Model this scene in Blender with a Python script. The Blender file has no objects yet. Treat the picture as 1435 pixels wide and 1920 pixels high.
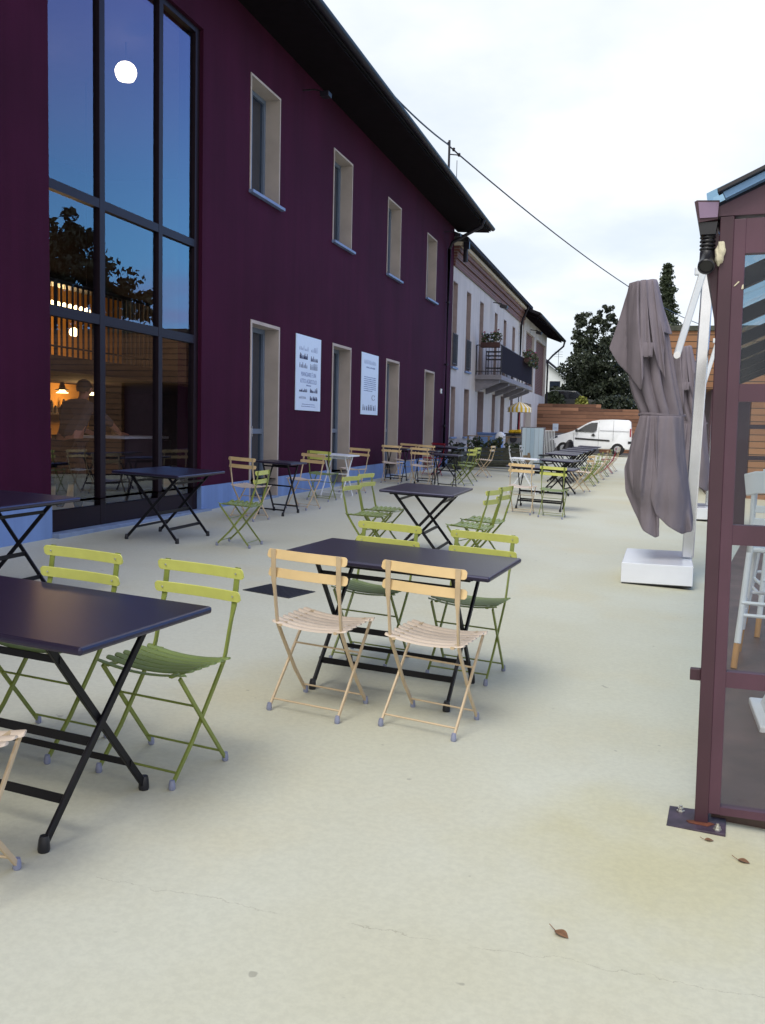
import bpy, bmesh, math, random
from mathutils import Vector, Matrix, Euler
R = math.radians
sc = bpy.context.scene
COL = sc.collection
random.seed(7)
GA, GB = -0.0401, 0.0061
D = 5.963                                  # facade plane is x = -D

def gz(x, y):
    return GA * max(-9, min(9, x)) + GB * max(-6, min(53, y))

# ------------------------------------------------------------------ materials
def mat(name, col, rough=0.6, metal=0.0, spec=0.5, var=0.12, scale=6.0, bump=0.0, bscale=60.0, coat=0.0, detail=4.0):
    m = bpy.data.materials.new(name); m.use_nodes = True
    nt = m.node_tree; N = nt.nodes; L = nt.links
    b = N['Principled BSDF']
    b.inputs['Roughness'].default_value = rough
    b.inputs['Metallic'].default_value = metal
    b.inputs['Specular IOR Level'].default_value = spec
    b.inputs['Coat Weight'].default_value = coat
    tc = N.new('ShaderNodeTexCoord')
    no = N.new('ShaderNodeTexNoise'); no.inputs['Scale'].default_value = scale; no.inputs['Detail'].default_value = detail
    L.new(tc.outputs['Object'], no.inputs['Vector'])
    rp = N.new('ShaderNodeMapRange')
    rp.inputs['From Min'].default_value = 0.3; rp.inputs['From Max'].default_value = 0.7
    rp.inputs['To Min'].default_value = 1 - var; rp.inputs['To Max'].default_value = 1 + var
    L.new(no.outputs['Fac'], rp.inputs['Value'])
    mx = N.new('ShaderNodeMix'); mx.data_type = 'RGBA'; mx.blend_type = 'MULTIPLY'
    mx.inputs['Factor'].default_value = 1.0
    mx.inputs['A'].default_value = (*col, 1)
    L.new(rp.outputs['Result'], mx.inputs['B'])
    L.new(mx.outputs['Result'], b.inputs['Base Color'])
    if bump:
        n2 = N.new('ShaderNodeTexNoise'); n2.inputs['Scale'].default_value = bscale; n2.inputs['Detail'].default_value = 5
        L.new(tc.outputs['Object'], n2.inputs['Vector'])
        bp = N.new('ShaderNodeBump'); bp.inputs['Strength'].default_value = bump; bp.inputs['Distance'].default_value = 0.01
        L.new(n2.outputs['Fac'], bp.inputs['Height']); L.new(bp.outputs['Normal'], b.inputs['Normal'])
    return m

def emis(name, col, s):
    m = bpy.data.materials.new(name); m.use_nodes = True
    b = m.node_tree.nodes['Principled BSDF']
    b.inputs['Base Color'].default_value = (*col, 1)
    b.inputs['Emission Color'].default_value = (*col, 1)
    b.inputs['Emission Strength'].default_value = s
    return m

def streaks(m, amt=.16, sc=(1.2, 3.5, .22)):
    nt = m.node_tree; N = nt.nodes; L = nt.links; b = N['Principled BSDF']; tc = [n for n in N if n.type == 'TEX_COORD'][0]
    src = [l for l in L if l.to_socket == b.inputs['Base Color']][0].from_socket
    mp = N.new('ShaderNodeMapping'); mp.inputs['Scale'].default_value = sc; L.new(tc.outputs['Object'], mp.inputs['Vector'])
    n = N.new('ShaderNodeTexNoise'); n.inputs['Scale'].default_value = 1.0; n.inputs['Detail'].default_value = 7; n.inputs['Roughness'].default_value = .65; L.new(mp.outputs['Vector'], n.inputs['Vector'])
    r = N.new('ShaderNodeMapRange')
    for k, x in zip(('From Min', 'From Max', 'To Min', 'To Max'), (.3, .7, 1 - amt, 1 + amt)): r.inputs[k].default_value = x
    L.new(n.outputs['Fac'], r.inputs['Value'])
    x = N.new('ShaderNodeMix'); x.data_type = 'RGBA'; x.blend_type = 'MULTIPLY'; x.inputs['Factor'].default_value = 1.0
    L.new(src, x.inputs['A']); L.new(r.outputs['Result'], x.inputs['B']); L.new(x.outputs['Result'], b.inputs['Base Color'])

def glass(name, tint=(0.75, 0.8, 0.85), refl=(0.5, 0.65, 0.9), base=0.06, power=1.0, rough=0.0, dirt=0.0):
    """thin pane: clear transmission plus a coated mirror reflection growing with angle"""
    m = bpy.data.materials.new(name); m.use_nodes = True
    nt = m.node_tree; N = nt.nodes; L = nt.links
    N.remove(N['Principled BSDF'])
    out = N['Material Output']
    tr = N.new('ShaderNodeBsdfTransparent'); tr.inputs['Color'].default_value = (*tint, 1)
    gl = N.new('ShaderNodeBsdfGlossy'); gl.inputs['Color'].default_value = (*refl, 1); gl.inputs['Roughness'].default_value = rough
    lw = N.new('ShaderNodeLayerWeight'); lw.inputs['Blend'].default_value = 0.5
    pw = N.new('ShaderNodeMath'); pw.operation = 'POWER'; pw.inputs[1].default_value = 3.0; L.new(lw.outputs['Facing'], pw.inputs[0])
    mr = N.new('ShaderNodeMapRange')
    mr.inputs['To Min'].default_value = base; mr.inputs['To Max'].default_value = min(1, base + 0.7 * power)
    L.new(pw.outputs[0], mr.inputs['Value'])
    mix = N.new('ShaderNodeMixShader')
    L.new(mr.outputs['Result'], mix.inputs['Fac']); L.new(tr.outputs['BSDF'], mix.inputs[1]); L.new(gl.outputs['BSDF'], mix.inputs[2])
    last = mix
    if dirt:
        df = N.new('ShaderNodeBsdfDiffuse'); df.inputs['Color'].default_value = (0.45, 0.45, 0.42, 1)
        tc = N.new('ShaderNodeTexCoord'); no = N.new('ShaderNodeTexNoise'); no.inputs['Scale'].default_value = 5; no.inputs['Detail'].default_value = 8
        L.new(tc.outputs['Object'], no.inputs['Vector'])
        m2 = N.new('ShaderNodeMapRange'); m2.inputs['From Min'].default_value = 0.52; m2.inputs['From Max'].default_value = 0.72
        m2.inputs['To Min'].default_value = 0.02; m2.inputs['To Max'].default_value = dirt
        L.new(no.outputs['Fac'], m2.inputs['Value'])
        mm = N.new('ShaderNodeMixShader'); L.new(m2.outputs['Result'], mm.inputs['Fac'])
        L.new(mix.outputs['Shader'], mm.inputs[1]); L.new(df.outputs['BSDF'], mm.inputs[2]); last = mm
    L.new(last.outputs['Shader'], out.inputs['Surface'])
    return m

def boards(name, c1, c2, h=0.12, axis='Z', gap=0.05, rough=0.7, groove=0.6):
    """boards running across `axis`, each with its own tone and a groove between"""
    m = bpy.data.materials.new(name); m.use_nodes = True
    nt = m.node_tree; N = nt.nodes; L = nt.links; b = N['Principled BSDF']; b.inputs['Roughness'].default_value = rough
    tc = N.new('ShaderNodeTexCoord'); sp = N.new('ShaderNodeSeparateXYZ'); L.new(tc.outputs['Object'], sp.inputs['Vector'])
    dv = N.new('ShaderNodeMath'); dv.operation = 'DIVIDE'; dv.inputs[1].default_value = h; L.new(sp.outputs[axis], dv.inputs[0])
    fl = N.new('ShaderNodeMath'); fl.operation = 'FLOOR'; L.new(dv.outputs[0], fl.inputs[0])
    fr = N.new('ShaderNodeMath'); fr.operation = 'FRACT'; L.new(dv.outputs[0], fr.inputs[0])
    # board ends every few metres, shifted per row
    ax2 = 'X' if axis != 'X' else 'Z'
    sh = N.new('ShaderNodeMath'); sh.operation = 'MULTIPLY'; sh.inputs[1].default_value = 1.37; L.new(fl.outputs[0], sh.inputs[0])
    ad = N.new('ShaderNodeMath'); ad.operation = 'ADD'; L.new(sp.outputs[ax2], ad.inputs[0]); L.new(sh.outputs[0], ad.inputs[1])
    d2 = N.new('ShaderNodeMath'); d2.operation = 'DIVIDE'; d2.inputs[1].default_value = 2.3; L.new(ad.outputs[0], d2.inputs[0])
    f2 = N.new('ShaderNodeMath'); f2.operation = 'FLOOR'; L.new(d2.outputs[0], f2.inputs[0])
    cb = N.new('ShaderNodeCombineXYZ'); L.new(fl.outputs[0], cb.inputs['X']); L.new(f2.outputs[0], cb.inputs['Y'])
    wn = N.new('ShaderNodeTexWhiteNoise'); L.new(cb.outputs['Vector'], wn.inputs['Vector'])
    mp = N.new('ShaderNodeMapping'); mp.inputs['Scale'].default_value = (1.5, 1.5, 30) if axis == 'Z' else (30, 1.5, 1.5)
    L.new(tc.outputs['Object'], mp.inputs['Vector'])
    gn = N.new('ShaderNodeTexNoise'); gn.inputs['Scale'].default_value = 2.5; gn.inputs['Detail'].default_value = 6; L.new(mp.outputs['Vector'], gn.inputs['Vector'])
    av = N.new('ShaderNodeMath'); av.operation = 'ADD'; L.new(wn.outputs['Value'], av.inputs[0]); L.new(gn.outputs['Fac'], av.inputs[1])
    hf = N.new('ShaderNodeMapRange'); hf.inputs['From Min'].default_value = 0.35; hf.inputs['From Max'].default_value = 1.6; L.new(av.outputs[0], hf.inputs['Value'])
    mx = N.new('ShaderNodeMix'); mx.data_type = 'RGBA'; mx.inputs['A'].default_value = (*c1, 1); mx.inputs['B'].default_value = (*c2, 1)
    L.new(hf.outputs[0], mx.inputs['Factor'])
    lt = N.new('ShaderNodeMath'); lt.operation = 'LESS_THAN'; lt.inputs[1].default_value = gap; L.new(fr.outputs[0], lt.inputs[0])
    m3 = N.new('ShaderNodeMix'); m3.data_type = 'RGBA'; m3.inputs['B'].default_value = (0.012, 0.009, 0.007, 1)
    gm = N.new('ShaderNodeMath'); gm.operation = 'MULTIPLY'; gm.inputs[1].default_value = groove; L.new(lt.outputs[0], gm.inputs[0])
    L.new(gm.outputs[0], m3.inputs['Factor']); L.new(mx.outputs['Result'], m3.inputs['A'])
    L.new(m3.outputs['Result'], b.inputs['Base Color'])
    return m

def brickmat(name):
    m = bpy.data.materials.new(name); m.use_nodes = True
    nt = m.node_tree; N = nt.nodes; L = nt.links; b = N['Principled BSDF']; b.inputs['Roughness'].default_value = 0.85
    tc = N.new('ShaderNodeTexCoord'); sp = N.new('ShaderNodeSeparateXYZ'); L.new(tc.outputs['Object'], sp.inputs['Vector'])
    cb = N.new('ShaderNodeCombineXYZ'); L.new(sp.outputs['Y'], cb.inputs['X']); L.new(sp.outputs['Z'], cb.inputs['Y'])
    br = N.new('ShaderNodeTexBrick'); br.inputs['Scale'].default_value = 1.0
    br.inputs['Brick Width'].default_value = 0.26; br.inputs['Row Height'].default_value = 0.085; br.inputs['Mortar Size'].default_value = 0.01
    br.inputs['Color1'].default_value = (0.16, 0.055, 0.04, 1); br.inputs['Color2'].default_value = (0.10, 0.035, 0.03, 1); br.inputs['Mortar'].default_value = (0.2, 0.16, 0.14, 1)
    L.new(cb.outputs['Vector'], br.inputs['Vector']); L.new(br.outputs['Color'], b.inputs['Base Color'])
    return m

M = {}
M['purple'] = mat('purple_render', (0.043, 0.0046, 0.0215), 0.9, spec=0.15, var=0.16, scale=0.7, bump=0.25, bscale=130)
M['base_blue'] = mat('blue_grey_base', (0.185, 0.285, 0.52), 0.85, spec=0.2, var=0.10, scale=1.2, bump=0.2, bscale=90)
M['cream_reveal'] = mat('cream_surround', (0.44, 0.38, 0.34), 0.8, spec=0.2, var=0.10, scale=2.5, bump=0.1)
M['sash'] = mat('grey_blue_sash', (0.14, 0.18, 0.25), 0.5, var=0.05)
M['sill'] = mat('slate_sill', (0.16, 0.22, 0.38), 0.6, var=0.12)
M['stone'] = mat('threshold_stone', (0.22, 0.29, 0.42), 0.6, var=0.15)
M['frame_dark'] = mat('dark_frame', (0.013, 0.006, 0.010), 0.5, spec=0.2, var=0.1)
M['roof_dark'] = mat('roof_tiles_dark', (0.012, 0.011, 0.016), 0.85, spec=0.2, var=0.3, scale=3)
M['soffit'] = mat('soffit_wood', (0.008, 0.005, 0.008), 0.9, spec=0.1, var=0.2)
M['gutter'] = mat('gutter_metal', (0.012, 0.010, 0.018), 0.5, spec=0.3, var=0.1)
M['cream_wall'] = mat('cream_render', (0.50, 0.475, 0.465), 0.9, spec=0.15, var=0.07, scale=0.9, bump=0.2, bscale=90)
M['cream_low'] = mat('cream_render_lower', (0.62, 0.55, 0.47), 0.9, spec=0.15, var=0.07, scale=0.9)
M['brick'] = brickmat('red_brick')
M['shutter'] = mat('pinkish_shutter', (0.33, 0.26, 0.25), 0.7, var=0.1)
M['dark_glass'] = mat('window_glass_dark', (0.02, 0.028, 0.045), 0.06, spec=0.8, var=0.2)
M['iron'] = mat('dark_iron', (0.018, 0.016, 0.022), 0.5, var=0.1)
M['slab_grey'] = mat('balcony_stone', (0.22, 0.21, 0.235), 0.85, var=0.12)
M['screen'] = mat('balcony_screen', (0.013, 0.008, 0.014), 0.9, spec=0.08, var=0.1)
M['black_metal'] = mat('black_powder_coat', (0.015, 0.010, 0.022), 0.34, spec=0.75, var=0.08, scale=20, bump=0.03, bscale=600)
M['black_metal'].node_tree.nodes['Principled BSDF'].inputs['Specular Tint'].default_value = (0.62, 0.66, 1.0, 1)
M['black_leg'] = mat('black_leg_paint', (0.006, 0.0055, 0.008), 0.45, spec=0.25, var=0.1)
M['green_lit'] = mat('green_paint_lit', (0.55, 0.57, 0.14), 0.42, var=0.06, scale=12)  # one green paint; light on the back slats put into this paler copy
M['green_shaded'] = mat('green_paint_shaded', (0.19, 0.23, 0.042), 0.42, var=0.12, scale=12)  # same green paint, shade on the legs put into the colour
M['green_seat_shaded'] = mat('green_seat_paint_shaded', (0.19, 0.25, 0.075), 0.42, var=0.10, scale=9)  # same green paint, darker seat shading put into the colour
M['beige'] = mat('ochre_cream_paint', (0.71, 0.52, 0.265), 0.42, var=0.05, scale=12)
M['beige_seat'] = mat('cream_seat_tone', (0.64, 0.535, 0.43), 0.42, var=0.06, scale=12)  # same cream paint, light on the seat put into its tone
M['beige_leg'] = mat('cream_leg_shaded', (0.56, 0.43, 0.27), 0.42, var=0.08, scale=12)  # same cream paint, darkened for the shade on the legs
M['cap'] = mat('bluish_plastic_cap', (0.24, 0.26, 0.37), 0.35, var=0.1)
M['screw'] = mat('screw_steel', (0.6, 0.6, 0.55), 0.3, metal=0.8)
M['white_paint'] = mat('white_paint', (0.74, 0.77, 0.80), 0.45, var=0.03)
M['chrome'] = mat('brushed_aluminium', (0.74, 0.74, 0.76), 0.22, metal=0.9, var=0.04)
M['canvas'] = mat('taupe_canvas', (0.225, 0.195, 0.22), 0.9, spec=0.1, var=0.10, scale=3, bump=0.25, bscale=220)
def wrinkle(m):
    nt = m.node_tree; N = nt.nodes; L = nt.links; tc = [n for n in N if n.type == 'TEX_COORD'][0]; b = N['Principled BSDF']
    mp = N.new('ShaderNodeMapping'); mp.inputs['Scale'].default_value = (5, 5, .9); mp.inputs['Rotation'].default_value = (0, .12, 0); L.new(tc.outputs['Object'], mp.inputs['Vector'])
    n = N.new('ShaderNodeTexNoise'); n.inputs['Scale'].default_value = 1.6; n.inputs['Detail'].default_value = 3; n.inputs['Distortion'].default_value = .6; L.new(mp.outputs['Vector'], n.inputs['Vector'])
    bp = N.new('ShaderNodeBump'); bp.inputs['Strength'].default_value = .42; bp.inputs['Distance'].default_value = .05; L.new(n.outputs['Fac'], bp.inputs['Height'])
    old = [l for l in L if l.to_socket == b.inputs['Normal']][0].from_node
    L.new(bp.outputs['Normal'], old.inputs['Normal'])
wrinkle(M['canvas'])
M['maroon'] = mat('maroon_steel', (0.075, 0.030, 0.050), 0.42, var=0.14, scale=4, bump=0.03, bscale=200)
M['maroon_dark'] = mat('maroon_steel_dark', (0.050, 0.018, 0.030), 0.45, var=0.14, scale=4)
M['rust_plate'] = mat('rusty_plate', (0.045, 0.03, 0.05), 0.5, var=0.5, scale=14)
M['rust'] = mat('rust', (0.13, 0.04, 0.02), 0.8, var=0.4, scale=30)
M['roof_blue'] = mat('zinc_edge', (0.16, 0.30, 0.52), 0.35, metal=0.3, var=0.1)
M['black_plastic'] = mat('black_plastic', (0.012, 0.012, 0.016), 0.35)
M['foam'] = mat('expanding_foam', (0.62, 0.57, 0.42), 0.95, var=0.15, scale=30, bump=0.6, bscale=60)
M['wood_slats'] = boards('red_cedar_boards', (0.085, 0.034, 0.018), (0.40, 0.20, 0.115), h=0.19, gap=0.12, groove=0.85)
M['tan_slats'] = boards('tan_larch_boards', (0.19, 0.088, 0.042), (0.33, 0.165, 0.078), h=0.155, gap=0.13, groove=0.95)
M['concrete'] = mat('grey_concrete', (0.17, 0.17, 0.19), 0.9, var=0.15, scale=1.5, bump=0.2)
M['pallet'] = mat('pallet_wood', (0.26, 0.19, 0.12), 0.8, var=0.25, scale=9)
M['grey_wood'] = mat('weathered_wood', (0.06, 0.065, 0.05), 0.85, var=0.3, scale=8)
M['bark'] = mat('bark', (0.05, 0.038, 0.03), 0.95, var=0.3, scale=5)
M['tyre'] = mat('tyre_rubber', (0.012, 0.012, 0.013), 0.85)
M['rim'] = mat('wheel_rim', (0.45, 0.46, 0.48), 0.35, metal=0.6)
M['van'] = mat('van_white_paint', (0.80, 0.82, 0.85), 0.28, var=0.02, coat=0.4)
M['trim'] = mat('black_trim', (0.015, 0.015, 0.017), 0.6)
M['yellow'] = mat('yellow_cloth', (0.75, 0.48, 0.02), 0.8, var=0.1)
M['red'] = mat('red_paint', (0.30, 0.02, 0.04), 0.5)
M['terracotta'] = mat('planter_clay', (0.045, 0.018, 0.016), 0.8)
M['grass'] = mat('grass_bank', (0.04, 0.065, 0.02), 0.95, var=0.3, scale=1.5, bump=0.5, bscale=20)
M['sign_white'] = mat('sign_panel', (0.62, 0.72, 0.86), 0.5, var=0.02)
M['ink'] = mat('sign_ink', (0.03, 0.035, 0.09), 0.7)
M['ink_soft'] = mat('sign_ink_soft', (0.16, 0.22, 0.40), 0.7)
M['grate'] = mat('drain_grate', (0.018, 0.02, 0.03), 0.5, var=0.2, scale=20)
M['leaf_dry'] = mat('dry_leaf', (0.20, 0.10, 0.045), 0.8, var=0.3, scale=40)
M['tan_dip'] = mat('bare_wood_tip', (0.50, 0.27, 0.11), 0.6, var=0.1)
M['skin'] = mat('skin', (0.45, 0.20, 0.12), 0.55, var=0.06)
M['shirt'] = mat('grey_shirt', (0.085, 0.065, 0.06), 0.9, var=0.12)
M['hair'] = mat('dark_hair', (0.015, 0.01, 0.008), 0.7)
M['ochre_wall'] = mat('ochre_interior', (0.60, 0.30, 0.07), 0.85, var=0.15, scale=1.2)
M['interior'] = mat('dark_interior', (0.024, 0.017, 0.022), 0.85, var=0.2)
M['interior_floor'] = mat('interior_floor', (0.035, 0.03, 0.03), 0.5, var=0.15)
M['deck'] = mat('dark_floor_resin', (0.110, 0.066, 0.055), 0.4, var=0.45, scale=2.5, bump=0.05)
M['lamp_glow'] = emis('lamp_glow', (1.0, 0.88, 0.68), 4.5)
M['bulb_glow'] = emis('bulb_glow', (1.0, 0.74, 0.36), 7)
M['facade_glass'] = glass('facade_glass', (0.80, 0.80, 0.86), (0.72, 0.80, 0.92), base=0.10, power=0.55)
M['pane_glass'] = glass('greenhouse_glass', (0.86, 0.86, 0.85), (0.7, 0.8, 0.95), base=0.03, power=0.5, dirt=0.05)
M['roof_glass'] = glass('roof_glass', (0.36, 0.58, 0.74), (0.6, 0.75, 0.95), base=0.06, power=0.6, dirt=0.38)
M['car_glass'] = mat('car_glass', (0.02, 0.022, 0.026), 0.06, spec=0.8)
M['car_grey'] = mat('dark_grey_car_paint', (0.045, 0.05, 0.055), 0.3, coat=0.3)

streaks(M['purple'], .15); streaks(M['base_blue'], .12); streaks(M['cream_wall'], .10); streaks(M['maroon'], .10, (9, 9, 1.2)); streaks(M['van'], .03)

def leafmat(name, a, b, scale=0.8):
    m = bpy.data.materials.new(name); m.use_nodes = True
    nt = m.node_tree; N = nt.nodes; L = nt.links; p = N['Principled BSDF']; p.inputs['Roughness'].default_value = 0.6
    g = N.new('ShaderNodeNewGeometry'); mx = N.new('ShaderNodeMix'); mx.data_type = 'RGBA'
    mx.inputs['A'].default_value = (*a, 1); mx.inputs['B'].default_value = (*b, 1)
    L.new(g.outputs['Random Per Island'], mx.inputs['Factor']); L.new(mx.outputs['Result'], p.inputs['Base Color'])
    return m
M['leaf_dark'] = leafmat('dark_leaves', (0.008, 0.016, 0.009), (0.034, 0.046, 0.02))
M['leaf_conifer'] = leafmat('conifer_needles', (0.018, 0.030, 0.014), (0.045, 0.060, 0.025))
M['leaf_mid'] = leafmat('green_leaves', (0.02, 0.036, 0.014), (0.06, 0.078, 0.028))
M['leaf_yellow'] = leafmat('yellow_green_leaves', (0.18, 0.20, 0.03), (0.32, 0.33, 0.06))
M['flower'] = leafmat('geranium_flowers', (0.20, 0.02, 0.06), (0.34, 0.07, 0.14))

def ground_material():
    m = bpy.data.materials.new('cream_resin_paving'); m.use_nodes = True
    nt = m.node_tree; N = nt.nodes; L = nt.links; b = N['Principled BSDF']
    b.inputs['Roughness'].default_value = 0.62; b.inputs['Specular IOR Level'].default_value = 0.35
    tc = N.new('ShaderNodeTexCoord')
    def noise(s, d=5, r=0.55):
        n = N.new('ShaderNodeTexNoise'); n.inputs['Scale'].default_value = s; n.inputs['Detail'].default_value = d; n.inputs['Roughness'].default_value = r
        L.new(tc.outputs['Object'], n.inputs['Vector']); return n.outputs['Fac']
    def mrange(v, a, bb, c, d, smooth=True):
        r = N.new('ShaderNodeMapRange'); r.interpolation_type = 'SMOOTHSTEP' if smooth else 'LINEAR'
        for k, x in zip(('From Min', 'From Max', 'To Min', 'To Max'), (a, bb, c, d)): r.inputs[k].default_value = x
        L.new(v, r.inputs['Value']); return r.outputs['Result']
    def mixc(f, A, B, blend='MIX'):
        x = N.new('ShaderNodeMix'); x.data_type = 'RGBA'; x.blend_type = blend
        if isinstance(f, float): x.inputs['Factor'].default_value = f
        else: L.new(f, x.inputs['Factor'])
        for k, v in (('A', A), ('B', B)):
            if isinstance(v, tuple): x.inputs[k].default_value = (*v, 1)
            else: L.new(v, x.inputs[k])
        return x.outputs['Result']
    def math_(op, a, bb=None):
        x = N.new('ShaderNodeMath'); x.operation = op
        for i, v in enumerate((a, bb)):
            if v is None: continue
            if isinstance(v, (int, float)): x.inputs[i].default_value = v
            else: L.new(v, x.inputs[i])
        return x.outputs[0]
    c = mixc(mrange(noise(0.45), 0.35, 0.65, 0, 1), (0.53, 0.52, 0.395), (0.565, 0.57, 0.465))
    c = mixc(mrange(noise(0.8, 6), 0.5, 0.72, 0, 0.4), c, (0.56, 0.50, 0.32))
    sp = N.new('ShaderNodeSeparateXYZ'); L.new(tc.outputs['Object'], sp.inputs['Vector'])
    X, Y = sp.outputs['X'], sp.outputs['Y']
    # yellowish patch by the greenhouse foot
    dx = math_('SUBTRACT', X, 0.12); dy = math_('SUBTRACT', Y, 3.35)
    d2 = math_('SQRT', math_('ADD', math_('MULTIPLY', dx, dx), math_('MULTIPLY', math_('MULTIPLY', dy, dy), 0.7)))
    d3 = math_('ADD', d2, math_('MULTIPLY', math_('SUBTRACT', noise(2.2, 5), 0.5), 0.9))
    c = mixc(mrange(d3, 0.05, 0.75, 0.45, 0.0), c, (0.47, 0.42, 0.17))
    # fine speckle
    c = mixc(1.0, c, mixc(mrange(noise(38, 3, 0.7), 0.3, 0.7, 0, 1), (0.95, 0.95, 0.95), (1.04, 1.04, 1.04)), 'MULTIPLY')
    c = mixc(mrange(noise(14, 2, 0.4), 0.76, 0.80, 0, 0.5), c, (0.22, 0.21, 0.17))
    # one hairline crack running across the foreground
    wob = math_('MULTIPLY', math_('SUBTRACT', noise(3.5, 8, 0.7), 0.5), 0.16)
    cy = math_('ADD', math_('ADD', math_('MULTIPLY', X, 0.05), 2.63), wob)
    dist = math_('ABSOLUTE', math_('SUBTRACT', Y, cy))
    inx = math_('MULTIPLY', math_('GREATER_THAN', X, -1.62), math_('LESS_THAN', X, 0.45))
    brk = mrange(noise(5.0, 3), 0.38, 0.55, 0.0, 1.0)
    ck = math_('MULTIPLY', math_('MULTIPLY', mrange(dist, 0.0005, 0.0018, 0.42, 0.0), inx), brk)
    c = mixc(ck, c, (0.16, 0.13, 0.08))
    L.new(c, b.inputs['Base Color'])
    bp = N.new('ShaderNodeBump'); bp.inputs['Strength'].default_value = 0.12; bp.inputs['Distance'].default_value = 0.004
    L.new(noise(70, 4), bp.inputs['Height']); L.new(bp.outputs['Normal'], b.inputs['Normal'])
    return m
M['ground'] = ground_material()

# ------------------------------------------------------------------ mesh helpers
def obj(name, bm, m, parent=None, smooth=False, loc=None):
    me = bpy.data.meshes.new(name)
    bmesh.ops.recalc_face_normals(bm, faces=bm.faces[:])
    bm.to_mesh(me); bm.free()
    mats = m if isinstance(m, (list, tuple)) else [m]
    for x in mats: me.materials.append(x)
    if smooth:
        me.polygons.foreach_set('use_smooth', [True] * len(me.polygons))
        try: me.set_sharp_from_angle(angle=R(40))
        except Exception: pass
    o = bpy.data.objects.new(name, me); COL.objects.link(o)
    if parent: o.parent = parent
    if loc: o.location = loc
    return o

def tag(o, label, cat, group=None, kind=None):
    if label: o['label'] = label
    if cat: o['category'] = cat
    if group: o['group'] = group
    if kind: o['kind'] = kind
    return o

def thing(name, label, cat, loc=(0, 0, 0), rotz=0.0, group=None):
    o = bpy.data.objects.new(name, None); COL.objects.link(o); o.empty_display_size = 0.1
    o.location = loc; o.rotation_euler = (0, 0, rotz)
    return tag(o, label, cat, group)

def settle(o, x, y, rotz, dz=0.0):
    """stand a thing on the sloping terrace"""
    n = Vector((-GA, -GB, 1)).normalized()
    q = Vector((0, 0, 1)).rotation_difference(n).to_matrix() @ Matrix.Rotation(rotz, 3, 'Z')
    o.rotation_euler = q.to_euler(); o.location = (x, y, gz(x, y) + dz)

def dup(o, parent=None):
    c = o.copy(); COL.objects.link(c)
    if parent: c.parent = parent
    for ch in list(o.children): dup(ch, c)
    return c

def box(bm, x0, x1, y0, y1, z0, z1, bev=0.0, mi=0, mtx=None):
    vs = [bm.verts.new(p) for p in ((x0,y0,z0),(x1,y0,z0),(x1,y1,z0),(x0,y1,z0),(x0,y0,z1),(x1,y0,z1),(x1,y1,z1),(x0,y1,z1))]
    fs = [bm.faces.new([vs[i] for i in q]) for q in ((3,2,1,0),(4,5,6,7),(0,1,5,4),(1,2,6,5),(2,3,7,6),(3,0,4,7))]
    for f in fs: f.material_index = mi
    if bev:
        es = list({e for f in fs for e in f.edges})
        r = bmesh.ops.bevel(bm, geom=es, offset=bev, segments=2, affect='EDGES', profile=0.5)
        for f in r['faces']: f.material_index = mi
        vs = list({v for f in fs if f.is_valid for v in f.verts} | set(r['verts']))
    if mtx: bmesh.ops.transform(bm, matrix=mtx, verts=[v for v in vs if v.is_valid])
    return vs

def sweep(bm, pts, sec, up=(0, 0, 1), scales=None, mi=0, closed=False):
    """sweep a 2-D section along a polyline; section x = side, y = up-ish"""
    pts = [Vector(p) for p in pts]; up = Vector(up); n = len(pts); rings = []
    for i, p in enumerate(pts):
        t = (pts[min(i + 1, n - 1)] - pts[max(i - 1, 0)]).normalized()
        s = t.cross(up)
        if s.length < 1e-4: s = t.cross(Vector((1, 0, 0.01)))
        s.normalize(); u = s.cross(t).normalized()
        k = scales[i] if scales else (1, 1)
        rings.append([bm.verts.new(p + s * a * k[0] + u * b * k[1]) for a, b in sec])
    m = len(sec)
    for i in range(n - 1):
        for j in range(m):
            f = bm.faces.new([rings[i][j], rings[i][(j + 1) % m], rings[i + 1][(j + 1) % m], rings[i + 1][j]]); f.material_index = mi
    for r in (rings[0], list(reversed(rings[-1]))):
        f = bm.faces.new(r); f.material_index = mi

def circ(r, n=8): return [(r * math.cos(2 * math.pi * i / n), r * math.sin(2 * math.pi * i / n)) for i in range(n)]
def rect(a, b): 
    c = min(a, b) * 0.35
    return [(-a + c, -b), (a - c, -b), (a, -b + c), (a, b - c), (a - c, b), (-a + c, b), (-a, b - c), (-a, -b + c)]
def tube(bm, pts, r, n=8, mi=0, scales=None): sweep(bm, pts, circ(r, n), mi=mi, scales=scales)

def lathe(bm, prof, n=16, c=(0, 0, 0), axis='Z', mi=0):
    rings = []
    for r, h in prof:
        ring = []
        for i in range(n):
            a = 2 * math.pi * i / n
            p = (r * math.cos(a), r * math.sin(a), h)
            if axis == 'Y': p = (p[0], p[2], p[1])
            if axis == 'X': p = (p[2], p[0], p[1])
            ring.append(bm.verts.new(Vector(p) + Vector(c)))
        rings.append(ring)
    for a, b in zip(rings, rings[1:]):
        for i in range(n):
            f = bm.faces.new([a[i], a[(i + 1) % n], b[(i + 1) % n], b[i]]); f.material_index = mi
    for r in (rings[0], rings[-1]):
        f = bm.faces.new(r); f.material_index = mi

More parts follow.
